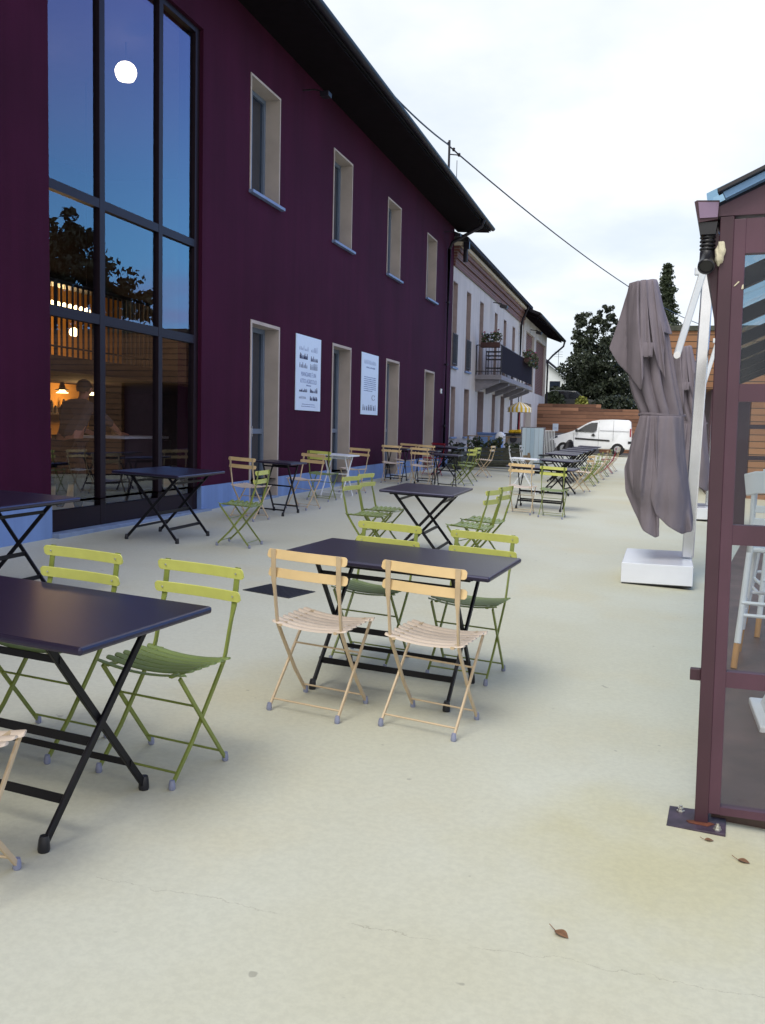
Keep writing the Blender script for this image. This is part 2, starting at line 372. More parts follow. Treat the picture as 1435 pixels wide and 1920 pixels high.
def prism(bm, poly, y0, y1, plane='XZ', mi=0, bev=0.0):
    """extrude a polygon (list of 2-D points)"""
    def P(a, b, t):
        return {'XZ': (a, t, b), 'YZ': (t, a, b), 'XY': (a, b, t)}[plane]
    A = [bm.verts.new(P(a, b, y0)) for a, b in poly]; B = [bm.verts.new(P(a, b, y1)) for a, b in poly]
    fs = [bm.faces.new(A), bm.faces.new(list(reversed(B)))]
    n = len(poly)
    for i in range(n): fs.append(bm.faces.new([A[i], B[i], B[(i + 1) % n], A[(i + 1) % n]]))
    for f in fs: f.material_index = mi
    if bev:
        es = list({e for f in fs[:2] for e in f.edges})
        bmesh.ops.bevel(bm, geom=es, offset=bev, segments=3, affect='EDGES', profile=0.5)

def NB(): return bmesh.new()

# ------------------------------------------------------------------ camera
cam_d = bpy.data.cameras.new('camera'); cam = bpy.data.objects.new('camera', cam_d); COL.objects.link(cam)
yaw, pitch, roll, hcam = 0.2712, 0.0875, 0.0233, 1.5106
cy_, sy_ = math.cos(yaw), math.sin(yaw); cp_, sp_ = math.cos(pitch), math.sin(pitch)
fwd = Vector((-sy_ * cp_, cy_ * cp_, -sp_)); rt = Vector((cy_, sy_, 0)); upv = rt.cross(fwd)
r_ = rt * math.cos(roll) + upv * math.sin(roll); u_ = -rt * math.sin(roll) + upv * math.cos(roll)
mw = Matrix((r_, u_, -fwd)).transposed().to_4x4(); mw.translation = (0, 0, hcam)
cam.matrix_world = mw
cam_d.sensor_fit = 'VERTICAL'; cam_d.sensor_height = 24.0; cam_d.lens = 24.0 * 1788.07 / 1920.0
cam_d.clip_start = 0.05; cam_d.clip_end = 2000
sc.camera = cam

# ------------------------------------------------------------------ sky, sun
SUN_EL, SUN_AZ = R(52), R(196)       # compass-like: azimuth measured from +Y clockwise
w = bpy.data.worlds.new('World'); sc.world = w; w.use_nodes = True
nt = w.node_tree; N = nt.nodes; L = nt.links
bg = N['Background']
sky = N.new('ShaderNodeTexSky'); sky.sky_type = 'NISHITA'; sky.sun_disc = False
sky.sun_elevation = SUN_EL; sky.sun_rotation = SUN_AZ; sky.air_density = 1.2; sky.dust_density = 1.5
tc = N.new('ShaderNodeTexCoord')
sep = N.new('ShaderNodeSeparateXYZ'); L.new(tc.outputs['Generated'], sep.inputs['Vector'])
def wm(op, a, b=None):
    x = N.new('ShaderNodeMath'); x.operation = op
    for i, v in enumerate((a, b)):
        if v is None: continue
        if isinstance(v, (int, float)): x.inputs[i].default_value = v
        else: L.new(v, x.inputs[i])
    return x.outputs[0]
def wmix(f, A, B):
    x = N.new('ShaderNodeMix'); x.data_type = 'RGBA'
    if isinstance(f, float): x.inputs['Factor'].default_value = f
    else: L.new(f, x.inputs['Factor'])
    for k, v in (('A', A), ('B', B)):
        if isinstance(v, tuple): x.inputs[k].default_value = (*v, 1)
        else: L.new(v, x.inputs[k])
    return x.outputs['Result']
def wr(v, a, b, c, d):
    r = N.new('ShaderNodeMapRange'); r.interpolation_type = 'SMOOTHSTEP'
    for k, x in zip(('From Min', 'From Max', 'To Min', 'To Max'), (a, b, c, d)): r.inputs[k].default_value = x
    L.new(v, r.inputs['Value']); return r.outputs['Result']
zz = wm('ADD', wm('MAXIMUM', sep.outputs['Z'], 0.0), 0.22)
cx = wm('DIVIDE', sep.outputs['X'], zz); cyv = wm('DIVIDE', sep.outputs['Y'], zz)
cmb = N.new('ShaderNodeCombineXYZ'); L.new(cx, cmb.inputs['X']); L.new(cyv, cmb.inputs['Y'])
cn = N.new('ShaderNodeTexNoise'); cn.inputs['Scale'].default_value = 0.9; cn.inputs['Detail'].default_value = 7; cn.inputs['Roughness'].default_value = 0.52
L.new(cmb.outputs['Vector'], cn.inputs['Vector'])
# colours are radiance at exposure 0; the Background strength below brings Nishita to its range,
# so the cloud colours are divided by it
S = 0.10
def q(c): return tuple(v / S for v in c)
grey = wmix(wr(cn.outputs['Fac'], 0.38, 0.62, 0.0, 1.0), q((0.64, 0.70, 0.77)), q((0.91, 0.92, 0.93)))
# the cloud deck is thinner and bluer towards the east (+x)
east = wr(sep.outputs['X'], -0.12, 0.62, 0.0, 1.0)
# saturated blue patch added out of view for the tall glazing to reflect
gx_ = wm('SUBTRACT', sep.outputs['X'], 0.50); gy_ = wm('SUBTRACT', sep.outputs['Y'], 0.80)
gap = wr(wm('ADD', wm('MULTIPLY', gx_, gx_), wm('MULTIPLY', wm('MULTIPLY', gy_, gy_), 0.7)), 0.02, 0.16, 1.0, 0.0)
patchcol = wmix(wr(sep.outputs['Z'], 0.10, 0.40, 0.0, 1.0), q((0.50, 1.45, 2.5)), q((0.40, 0.62, 1.75)))
patchcol = wmix(wr(cn.outputs['Fac'], 0.48, 0.66, 0.0, 0.55), patchcol, q((0.95, 0.72, 1.45)))
low = wmix(wr(sep.outputs['Z'], 0.08, 0.42, 0.0, 1.0), q((0.52, 0.72, 0.95)), q((0.40, 0.50, 0.76)))
blue = wmix(wr(cn.outputs['Fac'], 0.35, 0.68, 0.0, 1.0), low, q((0.50, 0.52, 0.86)))
clouds = wmix(gap, wmix(east, grey, blue), patchcol)
# brighter warm sky added behind the camera to light the fronts
south = wr(sep.outputs['Y'], 0.25, -0.6, 0.0, 0.55)
clouds = wmix(south, clouds, q((1.25, 1.18, 1.06)))
full = wmix(0.88, sky.outputs['Color'], clouds)
L.new(full, bg.inputs['Color']); bg.inputs['Strength'].default_value = S
sd = bpy.data.lights.new('sun', 'SUN'); so = bpy.data.objects.new('sun', sd); COL.objects.link(so)
sd.energy = 1.4; sd.angle = R(27); sd.color = (1.0, 0.97, 0.91)
sdir = Vector((math.sin(SUN_AZ) * math.cos(SUN_EL), math.cos(SUN_AZ) * math.cos(SUN_EL), math.sin(SUN_EL)))
so.rotation_euler = sdir.to_track_quat('Z', 'Y').to_euler(); so.location = (0, -20, 30)
sc.view_settings.view_transform = 'Standard'; sc.view_settings.look = 'None'
sc.view_settings.exposure = 0.44; sc.view_settings.gamma = 1.0; sc.view_settings.use_curve_mapping = False
try:
    sc.cycles.use_denoising = True; sc.cycles.denoiser = 'OPENIMAGEDENOISE'
    sc.cycles.max_bounces = 8; sc.cycles.transparent_max_bounces = 16; sc.cycles.sample_clamp_indirect = 6
except Exception: pass

# ------------------------------------------------------------------ ground
bm = NB()
xs = [-400, -60, -20, -9, -6, -3, 0, 3, 6, 9, 20, 60, 400]; ys = [-400, -60, -20, -6, 0, 8, 16, 24, 32, 40, 48, 53, 60, 120, 600]
g = [[bm.verts.new((x, y, gz(x, y))) for x in xs] for y in ys]
for j in range(len(ys) - 1):
    for i in range(len(xs) - 1): bm.faces.new([g[j][i], g[j][i + 1], g[j + 1][i + 1], g[j + 1][i]])
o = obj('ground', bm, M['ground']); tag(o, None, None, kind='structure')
# raised bank beyond the end fence
bm = NB()
for pts in ([(-60, 53.3, 0.0), (60, 53.3, 0.0), (60, 53.3, 2.45), (-60, 53.3, 2.45)], [(-60, 53.3, 2.45), (60, 53.3, 2.45), (120, 400, 4.5), (-120, 400, 4.5)]):
    bm.faces.new([bm.verts.new(p) for p in pts])
o = obj('grass_bank', bm, M['grass']); tag(o, None, None, kind='structure')

# ------------------------------------------------------------------ purple building
WALL_IN = D + 0.36
def wall_sheet(bm, x, xin, y0, y1, z0, z1, holes):
    ysx = sorted({y0, y1, *[h[0] for h in holes], *[h[1] for h in holes]}); zsx = sorted({z0, z1, *[h[2] for h in holes], *[h[3] for h in holes]})
    cache = {}
    def V(a, b, c):
        k = (a, round(b, 4), round(c, 4))
        if k not in cache: cache[k] = bm.verts.new(k)
        return cache[k]
    for ya, yb in zip(ysx, ysx[1:]):
        for za, zb in zip(zsx, zsx[1:]):
            if any(h[0] <= ya and yb <= h[1] and h[2] <= za and zb <= h[3] for h in holes): continue
            bm.faces.new([V(x, ya, za), V(x, yb, za), V(x, yb, zb), V(x, ya, zb)])
            bm.faces.new([V(xin, ya, za), V(xin, ya, zb), V(xin, yb, zb), V(xin, yb, za)])
    for a, b, c, d in holes + [(y0, y1, z0, z1)]:
        for (p, q_) in (((a, c), (b, c)), ((b, c), (b, d)), ((b, d), (a, d)), ((a, d), (a, c))):
            bm.faces.new([V(x, *p), V(x, *q_), V(xin, *q_), V(xin, *p)])

WIN = [(13.57, 14.76), (17.45, 18.63), (21.30, 22.49), (25.26, 26.44)]
DOOR = [(13.66, 14.85), (17.57, 18.76), (21.45, 22.64), (25.36, 26.56)]
WZ0, WZ1, DZ1 = 4.99, 6.735, 3.125
GY0, GY1, GZ0, GZ1 = 8.59, 12.02, 0.25, 6.735
PEND = 28.82
BASE_T = 0.64
bld = thing('purple_building', 'long dark purple two-storey building with cream window surrounds and tall glazing', 'building', (-D, 17, 0))
bld_inv = Matrix.Translation((D, -17, 0))
def bpart(name, bm, m, parent=None, **k):
    """world-space mesh parented under the building (or one of its parts)"""
    bmesh.ops.transform(bm, matrix=bld_inv, verts=bm.verts[:])
    return obj(name, bm, m, parent or bld, **k)
holes = [(a, b, WZ0, WZ1) for a, b in WIN] + [(a, b, BASE_T, DZ1) for a, b in DOOR] + [(GY0, GY1, BASE_T, GZ1)]
bm = NB(); wall_sheet(bm, -D, -WALL_IN, -6, PEND, BASE_T, 8.15, holes)
# end gable wall and back
box(bm, -17, -WALL_IN - 0.004, PEND - 0.3, PEND, -0.5, 8.0)
bpart('wall', bm, M['purple'])
bm = NB()
ysplit = sorted([(a, b) for a, b in DOOR] + [(GY0, GY1)]); y = -6
for a, b in ysplit + [(PEND, PEND)]:
    if a > y: box(bm, -WALL_IN, -D + 0.012, y, a, -0.3, BASE_T - 0.002)
    y = b
# base follows the terrace: its top edge rises slightly with the ground along the wall
for v in bm.verts:
    if v.co.z > 0.3: v.co.z += 0.0052 * (v.co.y - 9.0)
bpart('base_band', bm, M['base_blue'])
def surround(bm, y0, y1, z0, z1, dep, t=0.035, proud=0.012, bottom=False):
    x0, x1 = -D - dep, -D + proud
    box(bm, x0, x1, y0, y0 + t, z0, z1 - t); box(bm, x0, x1, y1 - t, y1, z0, z1 - t)
    box(bm, x0, x1, y0, y1, z1 - t, z1)
for (a, b) in WIN:
    bm = NB(); t = 0.035; x0, x1 = -D - 0.30, -D - 0.235; f = 0.065
    A, B, Z0, Z1 = a + t, b - t, WZ0 + 0.05, WZ1 - t
    for s in ((A, A + f, Z0, Z1), (B - f, B, Z0, Z1), (A + f, B - f, Z0, Z0 + f), (A + f, B - f, Z1 - f, Z1), ((A + B) / 2 - 0.03, (A + B) / 2 + 0.03, Z0 + f, Z1 - f)):
        box(bm, x0, x1, *s)
    wnd = bpart('window', bm, M['sash'])
    bm = NB(); box(bm, x0 + 0.02, x0 + 0.03, A + f, B - f, Z0 + f, Z1 - f); bpart('pane', bm, M['dark_glass'], wnd)
    bm = NB(); surround(bm, a, b, WZ0 + 0.05, WZ1, 0.30); bpart('surround', bm, M['cream_reveal'], wnd)
    bm = NB(); box(bm, -D - 0.30, -D + 0.075, a - 0.02, b + 0.10, WZ0, WZ0 + 0.048, 0.006); bpart('sill', bm, M['sill'], wnd)
for (a, b) in DOOR:
    zf = gz(-D, (a + b) / 2)
    bm = NB(); t = 0.05; x0, x1 = -D - 0.30, -D - 0.235; f = 0.075
    A, B, Z0, Z1 = a + t, b - t, zf + 0.05, DZ1 - t
    for s in ((A, A + f, Z0, Z1), (B - f, B, Z0, Z1), (A + f, B - f, Z0, Z0 + 0.18), (A + f, B - f, Z1 - f, Z1), ((A + B) / 2 - 0.05, (A + B) / 2 + 0.05, Z0 + 0.18, Z1 - f), (A + f, (A + B) / 2 - 0.05, Z0 + 1.0, Z0 + 1.08), ((A + B) / 2 + 0.05, B - f, Z0 + 1.0, Z0 + 1.08)):
        box(bm, x0, x1, *s)
    dr = bpart('door', bm, M['sash'])
    bm = NB(); box(bm, x0 + 0.02, x0 + 0.03, A + f, B - f, Z0 + 0.18, Z1 - f); bpart('pane', bm, M['dark_glass'], dr)
    bm = NB(); surround(bm, a, b, zf - 0.1, DZ1, 0.30, t=0.05); bpart('surround', bm, M['cream_reveal'], dr)
    bm = NB(); box(bm, -D - 0.30, -D + 0.05, a + 0.051, b - 0.051, zf - 0.1, zf + 0.035); bpart('threshold', bm, M['stone'], dr)
    bm = NB(); box(bm, x1 + 0.02, x1 + 0.04, (A + B) / 2 - 0.035, (A + B) / 2 - 0.01, Z0 + 0.95, Z0 + 1.12, 0.004); box(bm, x1 + 0.001, x1 + 0.02, (A + B) / 2 - 0.03, (A + B) / 2 - 0.015, Z0 + 1.02, Z0 + 1.04); bpart('handle', bm, M['chrome'], dr)
# tall curtain glazing: three bays by three tiers
GX0, GX1 = -D - 0.14, -D - 0.055
yv = [GY0, GY0 + 0.03, 9.60, 9.71, 10.93, 11.03, 11.90, GY1]
zr = [(0.34, 0.56), (2.60, 2.71), (3.88, 3.98), (6.66, GZ1)]
bm = NB()
for k in range(0, 8, 2): box(bm, GX0, GX1 + 0.002, yv[k], yv[k + 1], 0.34, GZ1, 0.004)
for z0, z1 in zr:
    for k in range(1, 7, 2): box(bm, GX0 + 0.003, GX1 - 0.001, yv[k], yv[k + 1], z0, z1)
gz_frame = bpart('glazing_frame', bm, M['frame_dark'])
for k in range(1, 7, 2):
    for j in range(3):
        bm = NB(); x = -D - 0.095
        ya, yb, za, zb = yv[k], yv[k + 1], zr[j][1], zr[j + 1][0]
        bm.faces.new([bm.verts.new(p) for p in ((x, ya, za), (x, yb, za), (x, yb, zb), (x, ya, zb))])
        p_ = bpart('pane', bm, M['facade_glass'], gz_frame)
bm = NB(); box(bm, -D - 0.2, -D + 0.10, GY0 + 0.002, GY1 + 0.16, 0.23, 0.335, 0.008); bpart('threshold', bm, M['stone'])
bm = NB(); box(bm, -WALL_IN, -D + 0.008, GY0 + 0.002, GY1 - 0.002, -0.3, 0.228); bpart('plinth', bm, M['frame_dark'])
# roof: eave overhang 1 m, soffit, gutter
bm = NB(); OV = 1.0; zt = 7.70; sl = 0.38; RY0, RY1 = -5.0, 29.42
xe, xr = -D + OV, -12.5
prism(bm, [(xe, zt - 0.16), (xe, zt), (xr, zt + (xe - xr) * sl), (xr, zt + (xe - xr) * sl - 0.24)], RY0, RY1, 'XZ')
prism(bm, [(xr - 0.003, zt + (xe - xr) * sl - 0.24), (xr - 0.003, zt + (xe - xr) * sl), (-19, zt + 0.6), (-19, zt + 0.36)], RY0, RY1, 'XZ')
# ribbed tile courses
k = RY0 + 0.1
while k < RY1 - 0.15:
    sweep(bm, [(xe + 0.02, k, zt + 0.012), (xr, k, zt + (xe - xr) * sl + 0.012)], [(-0.07, -0.01), (-0.045, 0.035), (0.045, 0.035), (0.07, -0.01)])
    k += 0.26
roof = bpart('roof', bm, M['roof_dark'])
bm = NB()
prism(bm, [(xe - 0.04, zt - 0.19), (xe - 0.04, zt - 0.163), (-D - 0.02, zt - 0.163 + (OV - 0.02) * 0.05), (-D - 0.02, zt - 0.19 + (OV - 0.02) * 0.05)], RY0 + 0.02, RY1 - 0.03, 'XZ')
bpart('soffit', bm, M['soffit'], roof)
bm = NB(); gx = xe + 0.06
sec = [(0.075 * math.cos(a), 0.075 * math.sin(a)) for a in [math.pi + i * math.pi / 8 for i in range(9)]]
sec += [(0.062 * math.cos(a), 0.062 * math.sin(a)) for a in [2 * math.pi - i * math.pi / 8 for i in range(9)]]
sweep(bm, [(gx, RY0, zt - 0.07), (gx, RY1, zt - 0.07)], sec); bpart('gutter', bm, M['gutter'], roof, smooth=True)
bm = NB(); tube(bm, [(gx, 27.8, zt - 0.14), (gx - 0.05, 27.8, zt - 0.32), (-D + 0.16, 27.8, zt - 0.75), (-D + 0.075, 27.8, zt - 0.95), (-D + 0.075, 27.8, 0.3)], 0.05, 10)
for z in (1.6, 3.4, 5.2): lathe(bm, [(0.056, z), (0.056, z + 0.05)], 12, (-D + 0.075, 27.8, 0))
bpart('downpipe', bm, M['gutter'], roof, smooth=True)
# rooms behind the tall glazing
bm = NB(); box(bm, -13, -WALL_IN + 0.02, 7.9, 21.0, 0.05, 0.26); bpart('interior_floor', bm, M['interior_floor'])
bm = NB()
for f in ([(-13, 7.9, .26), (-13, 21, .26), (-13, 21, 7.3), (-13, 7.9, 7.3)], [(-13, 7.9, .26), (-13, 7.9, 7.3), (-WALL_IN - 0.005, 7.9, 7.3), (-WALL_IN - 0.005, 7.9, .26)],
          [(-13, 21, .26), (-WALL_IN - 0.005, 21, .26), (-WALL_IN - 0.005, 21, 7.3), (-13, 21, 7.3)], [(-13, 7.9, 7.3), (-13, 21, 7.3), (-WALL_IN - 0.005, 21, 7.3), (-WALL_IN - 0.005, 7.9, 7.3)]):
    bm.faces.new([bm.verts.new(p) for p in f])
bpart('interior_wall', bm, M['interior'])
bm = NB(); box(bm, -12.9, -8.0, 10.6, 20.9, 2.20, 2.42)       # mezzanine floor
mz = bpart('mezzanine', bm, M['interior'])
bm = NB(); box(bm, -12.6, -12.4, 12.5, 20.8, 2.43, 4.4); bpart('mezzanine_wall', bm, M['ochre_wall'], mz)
bm = NB()
tube(bm, [(-8.05, 10.6, 3.45), (-8.05, 14.35, 3.45)], 0.03, 6); tube(bm, [(-8.05, 10.6, 2.55), (-8.05, 14.35, 2.55)], 0.015, 6)
yy = 10.65
while yy < 14.4:
    tube(bm, [(-8.05, yy, 2.42), (-8.05, yy, 3.45)], 0.028 if abs((yy * 10) % 9) < 1 else 0.016, 6); yy += 0.135
bpart('mezzanine_railing', bm, M['iron'], mz)
# lit kitchen alcove under the mezzanine
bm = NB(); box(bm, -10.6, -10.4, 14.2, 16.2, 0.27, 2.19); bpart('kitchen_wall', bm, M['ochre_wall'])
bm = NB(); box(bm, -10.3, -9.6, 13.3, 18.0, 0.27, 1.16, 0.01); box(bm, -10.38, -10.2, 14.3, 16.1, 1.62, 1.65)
rr = random.Random(3)
for i in range(14):
    yy = 14.35 + i * 0.125; h = rr.uniform(0.12, 0.28); lathe(bm, [(0.035, 1.652), (0.035, 1.652 + h * .7), (0.014, 1.652 + h)], 8, (-10.29, yy, 0))
for i in range(9):
    yy = 14.0 + i * 0.27; h = rr.uniform(0.08, 0.3); lathe(bm, [(0.07, 1.162), (0.08, 1.162 + h)], 8, (-9.8, yy, 0))
bpart('kitchen_counter', bm, M['interior'])

# lamps seen through the glass
o = thing('pendant_lamp', 'bright white globe pendant lamp glowing high behind the upper glazing', 'lamp', (-8.0, 13.5, 6.86))
bm = NB(); prof = [(0.02, 0.15)] + [(0.165 * math.sin(a), 0.155 * math.cos(a)) for a in [0.25 + i * 0.3 for i in range(7)]] + [(0.12, -0.12)]
lathe(bm, [(max(r, 0.01), h) for r, h in prof], 20); obj('shade', bm, M['lamp_glow'], o, smooth=True)
bm = NB(); tube(bm, [(0, 0, 0.15), (0, 0, 0.44)], 0.008, 6); obj('cord', bm, M['iron'], o)
for i in range(9):
    o = thing('pendant_bulb', 'warm globe bulb in the lit row above the mezzanine behind the glazing', 'lamp', (-9.6, 13.55 + i * 0.17, 3.42), 0, 'row of warm bulbs on the mezzanine')
    bm = NB(); lathe(bm, [(0.012, 0.07)] + [(0.062 * math.sin(a), 0.062 * math.cos(a)) for a in [0.5 + k * 0.43 for k in range(6)]], 12); obj('bulb', bm, M['bulb_glow'], o, smooth=True)
    bm = NB(); tube(bm, [(0, 0, 0.06), (0, 0, 0.30)], 0.005, 6); obj('cord', bm, M['iron'], o)
o = thing('pendant_bulb', 'single lower warm bulb below the lit row behind the railing', 'lamp', (-9.3, 14.05, 2.98))
bm = NB(); lathe(bm, [(0.012, 0.08)] + [(0.075 * math.sin(a), 0.075 * math.cos(a)) for a in [0.5 + k * 0.43 for k in range(6)]], 12); obj('bulb', bm, M['bulb_glow'], o, smooth=True)
bm = NB(); tube(bm, [(0, 0, 0.06), (0, 0, 0.8)], 0.005, 6); obj('cord', bm, M['iron'], o)
for i, (yy, lb) in enumerate(((14.75, 'small warm lamp over the kitchen counter behind the glazing, nearer one'), (15.75, 'small warm lamp over the kitchen counter behind the glazing, farther one'))):
    o = thing('kitchen_lamp', lb, 'lamp', (-10.0, yy, 2.05), 0, 'kitchen lamps')
    bm = NB(); lathe(bm, [(0.05, 0.0), (0.05, -0.02), (0.11, -0.05)], 12); obj('bulb', bm, M['bulb_glow'], o)
    bm = NB(); lathe(bm, [(0.03, 0.14), (0.06, 0.03), (0.13, 0.0)], 12); obj('lamp_shade', bm, M['iron'], o)
for nm, p, e, c in (('mezzanine_light', (-11.2, 16.4, 3.5), 170, (1, 0.62, 0.25)), ('kitchen_light', (-9.95, 15.2, 1.9), 16, (1, 0.62, 0.22)), ('pendant_light', (-9.5, 13.5, 6.6), 8, (1, 0.85, 0.65))):
    ld = bpy.data.lights.new(nm, 'POINT'); lo = bpy.data.objects.new(nm, ld); COL.objects.link(lo); lo.location = p; ld.energy = e; ld.color = c; ld.specular_factor = 0.0; ld.shadow_soft_size = 0.12

o = thing('lamp_rail', 'dark ceiling rail carrying the row of warm bulbs behind the glazing', 'lamp rail', (-9.6, 14.2, 3.72))
bm = NB(); box(bm, -.02, .34, -.75, .85, 0, .03); obj('bar', bm, M['iron'], o)
for yy in (-.6, .7):
    bm = NB(); tube(bm, [(0, yy, .03), (0, yy, 3.57)], .006, 6); obj('hanger', bm, M['iron'], o)
# seated person at a table behind the glass
def person():
    o = thing('person', 'person in a grey shirt leaning on a counter behind the glass, forearms forward', 'person', (-7.4, 11.25, 0.26))
    V = {'pel': ((0, -.22, .95), .15), 'bel': ((0, -.14, 1.12), .145), 'chest': ((0, 0, 1.34), .165), 'neck': ((0, .10, 1.52), .062), 'nk2': ((0, .14, 1.57), .055),
         'shL': ((-.18, .03, 1.45), .07), 'elL': ((-.26, .36, 1.17), .047), 'wrL': ((-.17, .62, 1.085), .032),
         'shR': ((.18, .03, 1.45), .07), 'elR': ((.27, .42, 1.20), .047), 'wrR': ((.22, .72, 1.085), .032),
         'hipL': ((-.10, -.22, .90), .105), 'knL': ((-.12, -.16, .49), .068), 'anL': ((-.13, -.22, .09), .045), 'toL': ((-.14, -.06, .04), .04),
         'hipR': ((.10, -.22, .90), .105), 'knR': ((.12, -.12, .49), .068), 'anR': ((.13, -.20, .09), .045), 'toR': ((.14, -.03, .04), .04)}
    E = [('pel', 'bel'), ('bel', 'chest'), ('chest', 'neck'), ('neck', 'nk2'), ('chest', 'shL'), ('shL', 'elL'), ('elL', 'wrL'), ('chest', 'shR'), ('shR', 'elR'), ('elR', 'wrR'),
         ('pel', 'hipL'), ('hipL', 'knL'), ('knL', 'anL'), ('anL', 'toL'), ('pel', 'hipR'), ('hipR', 'knR'), ('knR', 'anR'), ('anR', 'toR')]
    # head
    for i, (p, r) in enumerate((((0, .175, 1.62), .075), ((0, .185, 1.69), .095), ((0, .175, 1.76), .075))): V['hd%d' % i] = (p, r)
    E += [('nk2', 'hd0'), ('hd0', 'hd1'), ('hd1', 'hd2')]
    # hands with five fingers
    for s, wv in ((-1, 'wrL'), (1, 'wrR')):
        wx, wy, wz = V[wv][0]
        V['pm%d' % s] = ((wx, wy + .06, wz), .026); E.append((wv, 'pm%d' % s))
        for k in range(4):
            a = 'f%d%d' % (s, k); V[a + 'a'] = ((wx + (k - 1.5) * .02, wy + .11, wz + .004), .010); V[a + 'b'] = ((wx + (k - 1.5) * .023, wy + .145 + (.012 if k in (1, 2) else 0), wz - .006), .009); V[a + 'c'] = ((wx + (k - 1.5) * .023, wy + .168 + (.014 if k in (1, 2) else 0), wz - .022), .008)
            E += [('pm%d' % s, a + 'a'), (a + 'a', a + 'b'), (a + 'b', a + 'c')]
        V['t%da' % s] = ((wx - s * .038, wy + .075, wz), .011); V['t%db' % s] = ((wx - s * .05, wy + .105, wz - .006), .009); E += [('pm%d' % s, 't%da' % s), ('t%da' % s, 't%db' % s)]
    names = list(V); bm = NB(); vs = {n: bm.verts.new(V[n][0]) for n in names}
    for a, b in E: bm.edges.new((vs[a], vs[b]))
    me = bpy.data.meshes.new('body'); bm.to_mesh(me); bm.free(); me.materials.append(M['skin'])
    b = bpy.data.objects.new('body', me); COL.objects.link(b); b.parent = o
    md = b.modifiers.new('skin', 'SKIN'); b.modifiers.new('sub', 'SUBSURF').render_levels = 1
    for i, n in enumerate(names): me.skin_vertices[0].data[i].radius = (V[n][1], V[n][1]); me.skin_vertices[0].data[i].use_root = (n == 'pel')
    # shirt: a slightly larger skin over torso and upper arms
    sv = ['pel', 'bel', 'chest', 'neck', 'shL', 'elL', 'shR', 'elR']; bm = NB(); vv = {n: bm.verts.new(V[n][0]) for n in sv}
    for a, c in E:
        if a in vv and c in vv: bm.edges.new((vv[a], vv[c]))
    me2 = bpy.data.meshes.new('shirt'); bm.to_mesh(me2); bm.free(); me2.materials.append(M['shirt'])
    s_ = bpy.data.objects.new('shirt', me2); COL.objects.link(s_); s_.parent = o
    s_.modifiers.new('skin', 'SKIN'); s_.modifiers.new('sub', 'SUBSURF').render_levels = 1
    for i, n in enumerate(sv): me2.skin_vertices[0].data[i].radius = (V[n][1] + .018,) * 2; me2.skin_vertices[0].data[i].use_root = (n == 'pel')
    tv = ['pel', 'hipL', 'knL', 'anL', 'hipR', 'knR', 'anR']; bm = NB(); vv = {n: bm.verts.new(V[n][0]) for n in tv}
    for a, c in E:
        if a in vv and c in vv: bm.edges.new((vv[a], vv[c]))
    me3 = bpy.data.meshes.new('trousers'); bm.to_mesh(me3); bm.free(); me3.materials.append(M['interior'])
    t_ = bpy.data.objects.new('trousers', me3); COL.objects.link(t_); t_.parent = o
    t_.modifiers.new('skin', 'SKIN'); t_.modifiers.new('sub', 'SUBSURF').render_levels = 1
    for i, n in enumerate(tv): me3.skin_vertices[0].data[i].radius = (V[n][1] + .02,) * 2; me3.skin_vertices[0].data[i].use_root = (n == 'pel')
    bm = NB(); bmesh.ops.create_icosphere(bm, subdivisions=3, radius=0.112)
    for v in bm.verts:
        v.co = Vector((v.co.x * .9, v.co.y * 1.02 - .012, v.co.z * 1.05))
    bmesh.ops.delete(bm, geom=[v for v in bm.verts if v.co.z < -0.02 - 0.5 * max(0, -v.co.y) * 0 and v.co.y > -0.03 or v.co.z < -0.07], context='VERTS')
    obj('hair', bm, M['hair'], o, smooth=True, loc=(0, .175, 1.705))
    for s in (-1, 1):
        bm = NB(); lathe(bm, [(0.004, 0), (0.012, 0.004), (0.004, 0.01)], 8, (s * .036, .268, 1.695), 'Y'); obj('eye', bm, M['hair'], o)
    bm = NB(); prism(bm, [(-.014, 1.645), (.014, 1.645), (0.005, 1.695), (-.005, 1.695)], .26, .295, 'XZ', bev=.004); prism(bm, [(-.025, 1.612), (.025, 1.612), (.02, 1.622), (-.02, 1.622)], .245, .262, 'XZ'); obj('nose', bm, M['skin'], o)
    for s in (-1, 1):
        bm = NB(); lathe(bm, [(0.022, -0.006), (0.026, 0), (0.02, 0.008)], 10, (s * .098, .175, 1.68), 'X'); obj('ear', bm, M['skin'], o)
    return o
person()
o = thing('indoor_counter', 'dark high counter with a pale top edge in front of the leaning person behind glass', 'counter', (-7.4, 11.25, 0.26))
bm = NB(); box(bm, -0.40, 0.42, .50, 1.75, 1.02, 1.055, 0.006); obj('worktop', bm, M['white_paint'], o)
bm = NB(); box(bm, -0.34, 0.36, .60, 1.70, 0, 1.018); obj('body', bm, M['interior'], o)
# eave floodlights and small wall lamp
for y, z, lb in ((15.75, 7.10, 'small grey floodlight under the dark eave, above the first upper window'), (27.3, 7.05, 'small grey floodlight under the dark eave near the far corner')):
    o = thing('floodlight', lb, 'lamp', (-D + 0.42, y, z), 0, 'floodlights under the eave')
    bm = NB(); box(bm, -.08, .08, -.09, .09, -.04, .04, .01); obj('housing', bm, M['gutter'], o)
    bm = NB(); tube(bm, [(-.41, 0, .10), (-.2, 0, .10), (0, 0, .03)], .012, 6); obj('bracket', bm, M['iron'], o)
o = thing('doorbell', 'small white box on the purple wall beside the far downpipe', 'switch box', (-D, 27.43, 2.63))
bm = NB(); box(bm, 0.0, 0.045, -.05, .05, -.07, .07, .008); obj('casing', bm, M['white_paint'], o)
bm = NB(); lathe(bm, [(.018, .045), (.015, .052)], 10, (0, 0, 0), 'X'); obj('button', bm, M['slab_grey'], o)

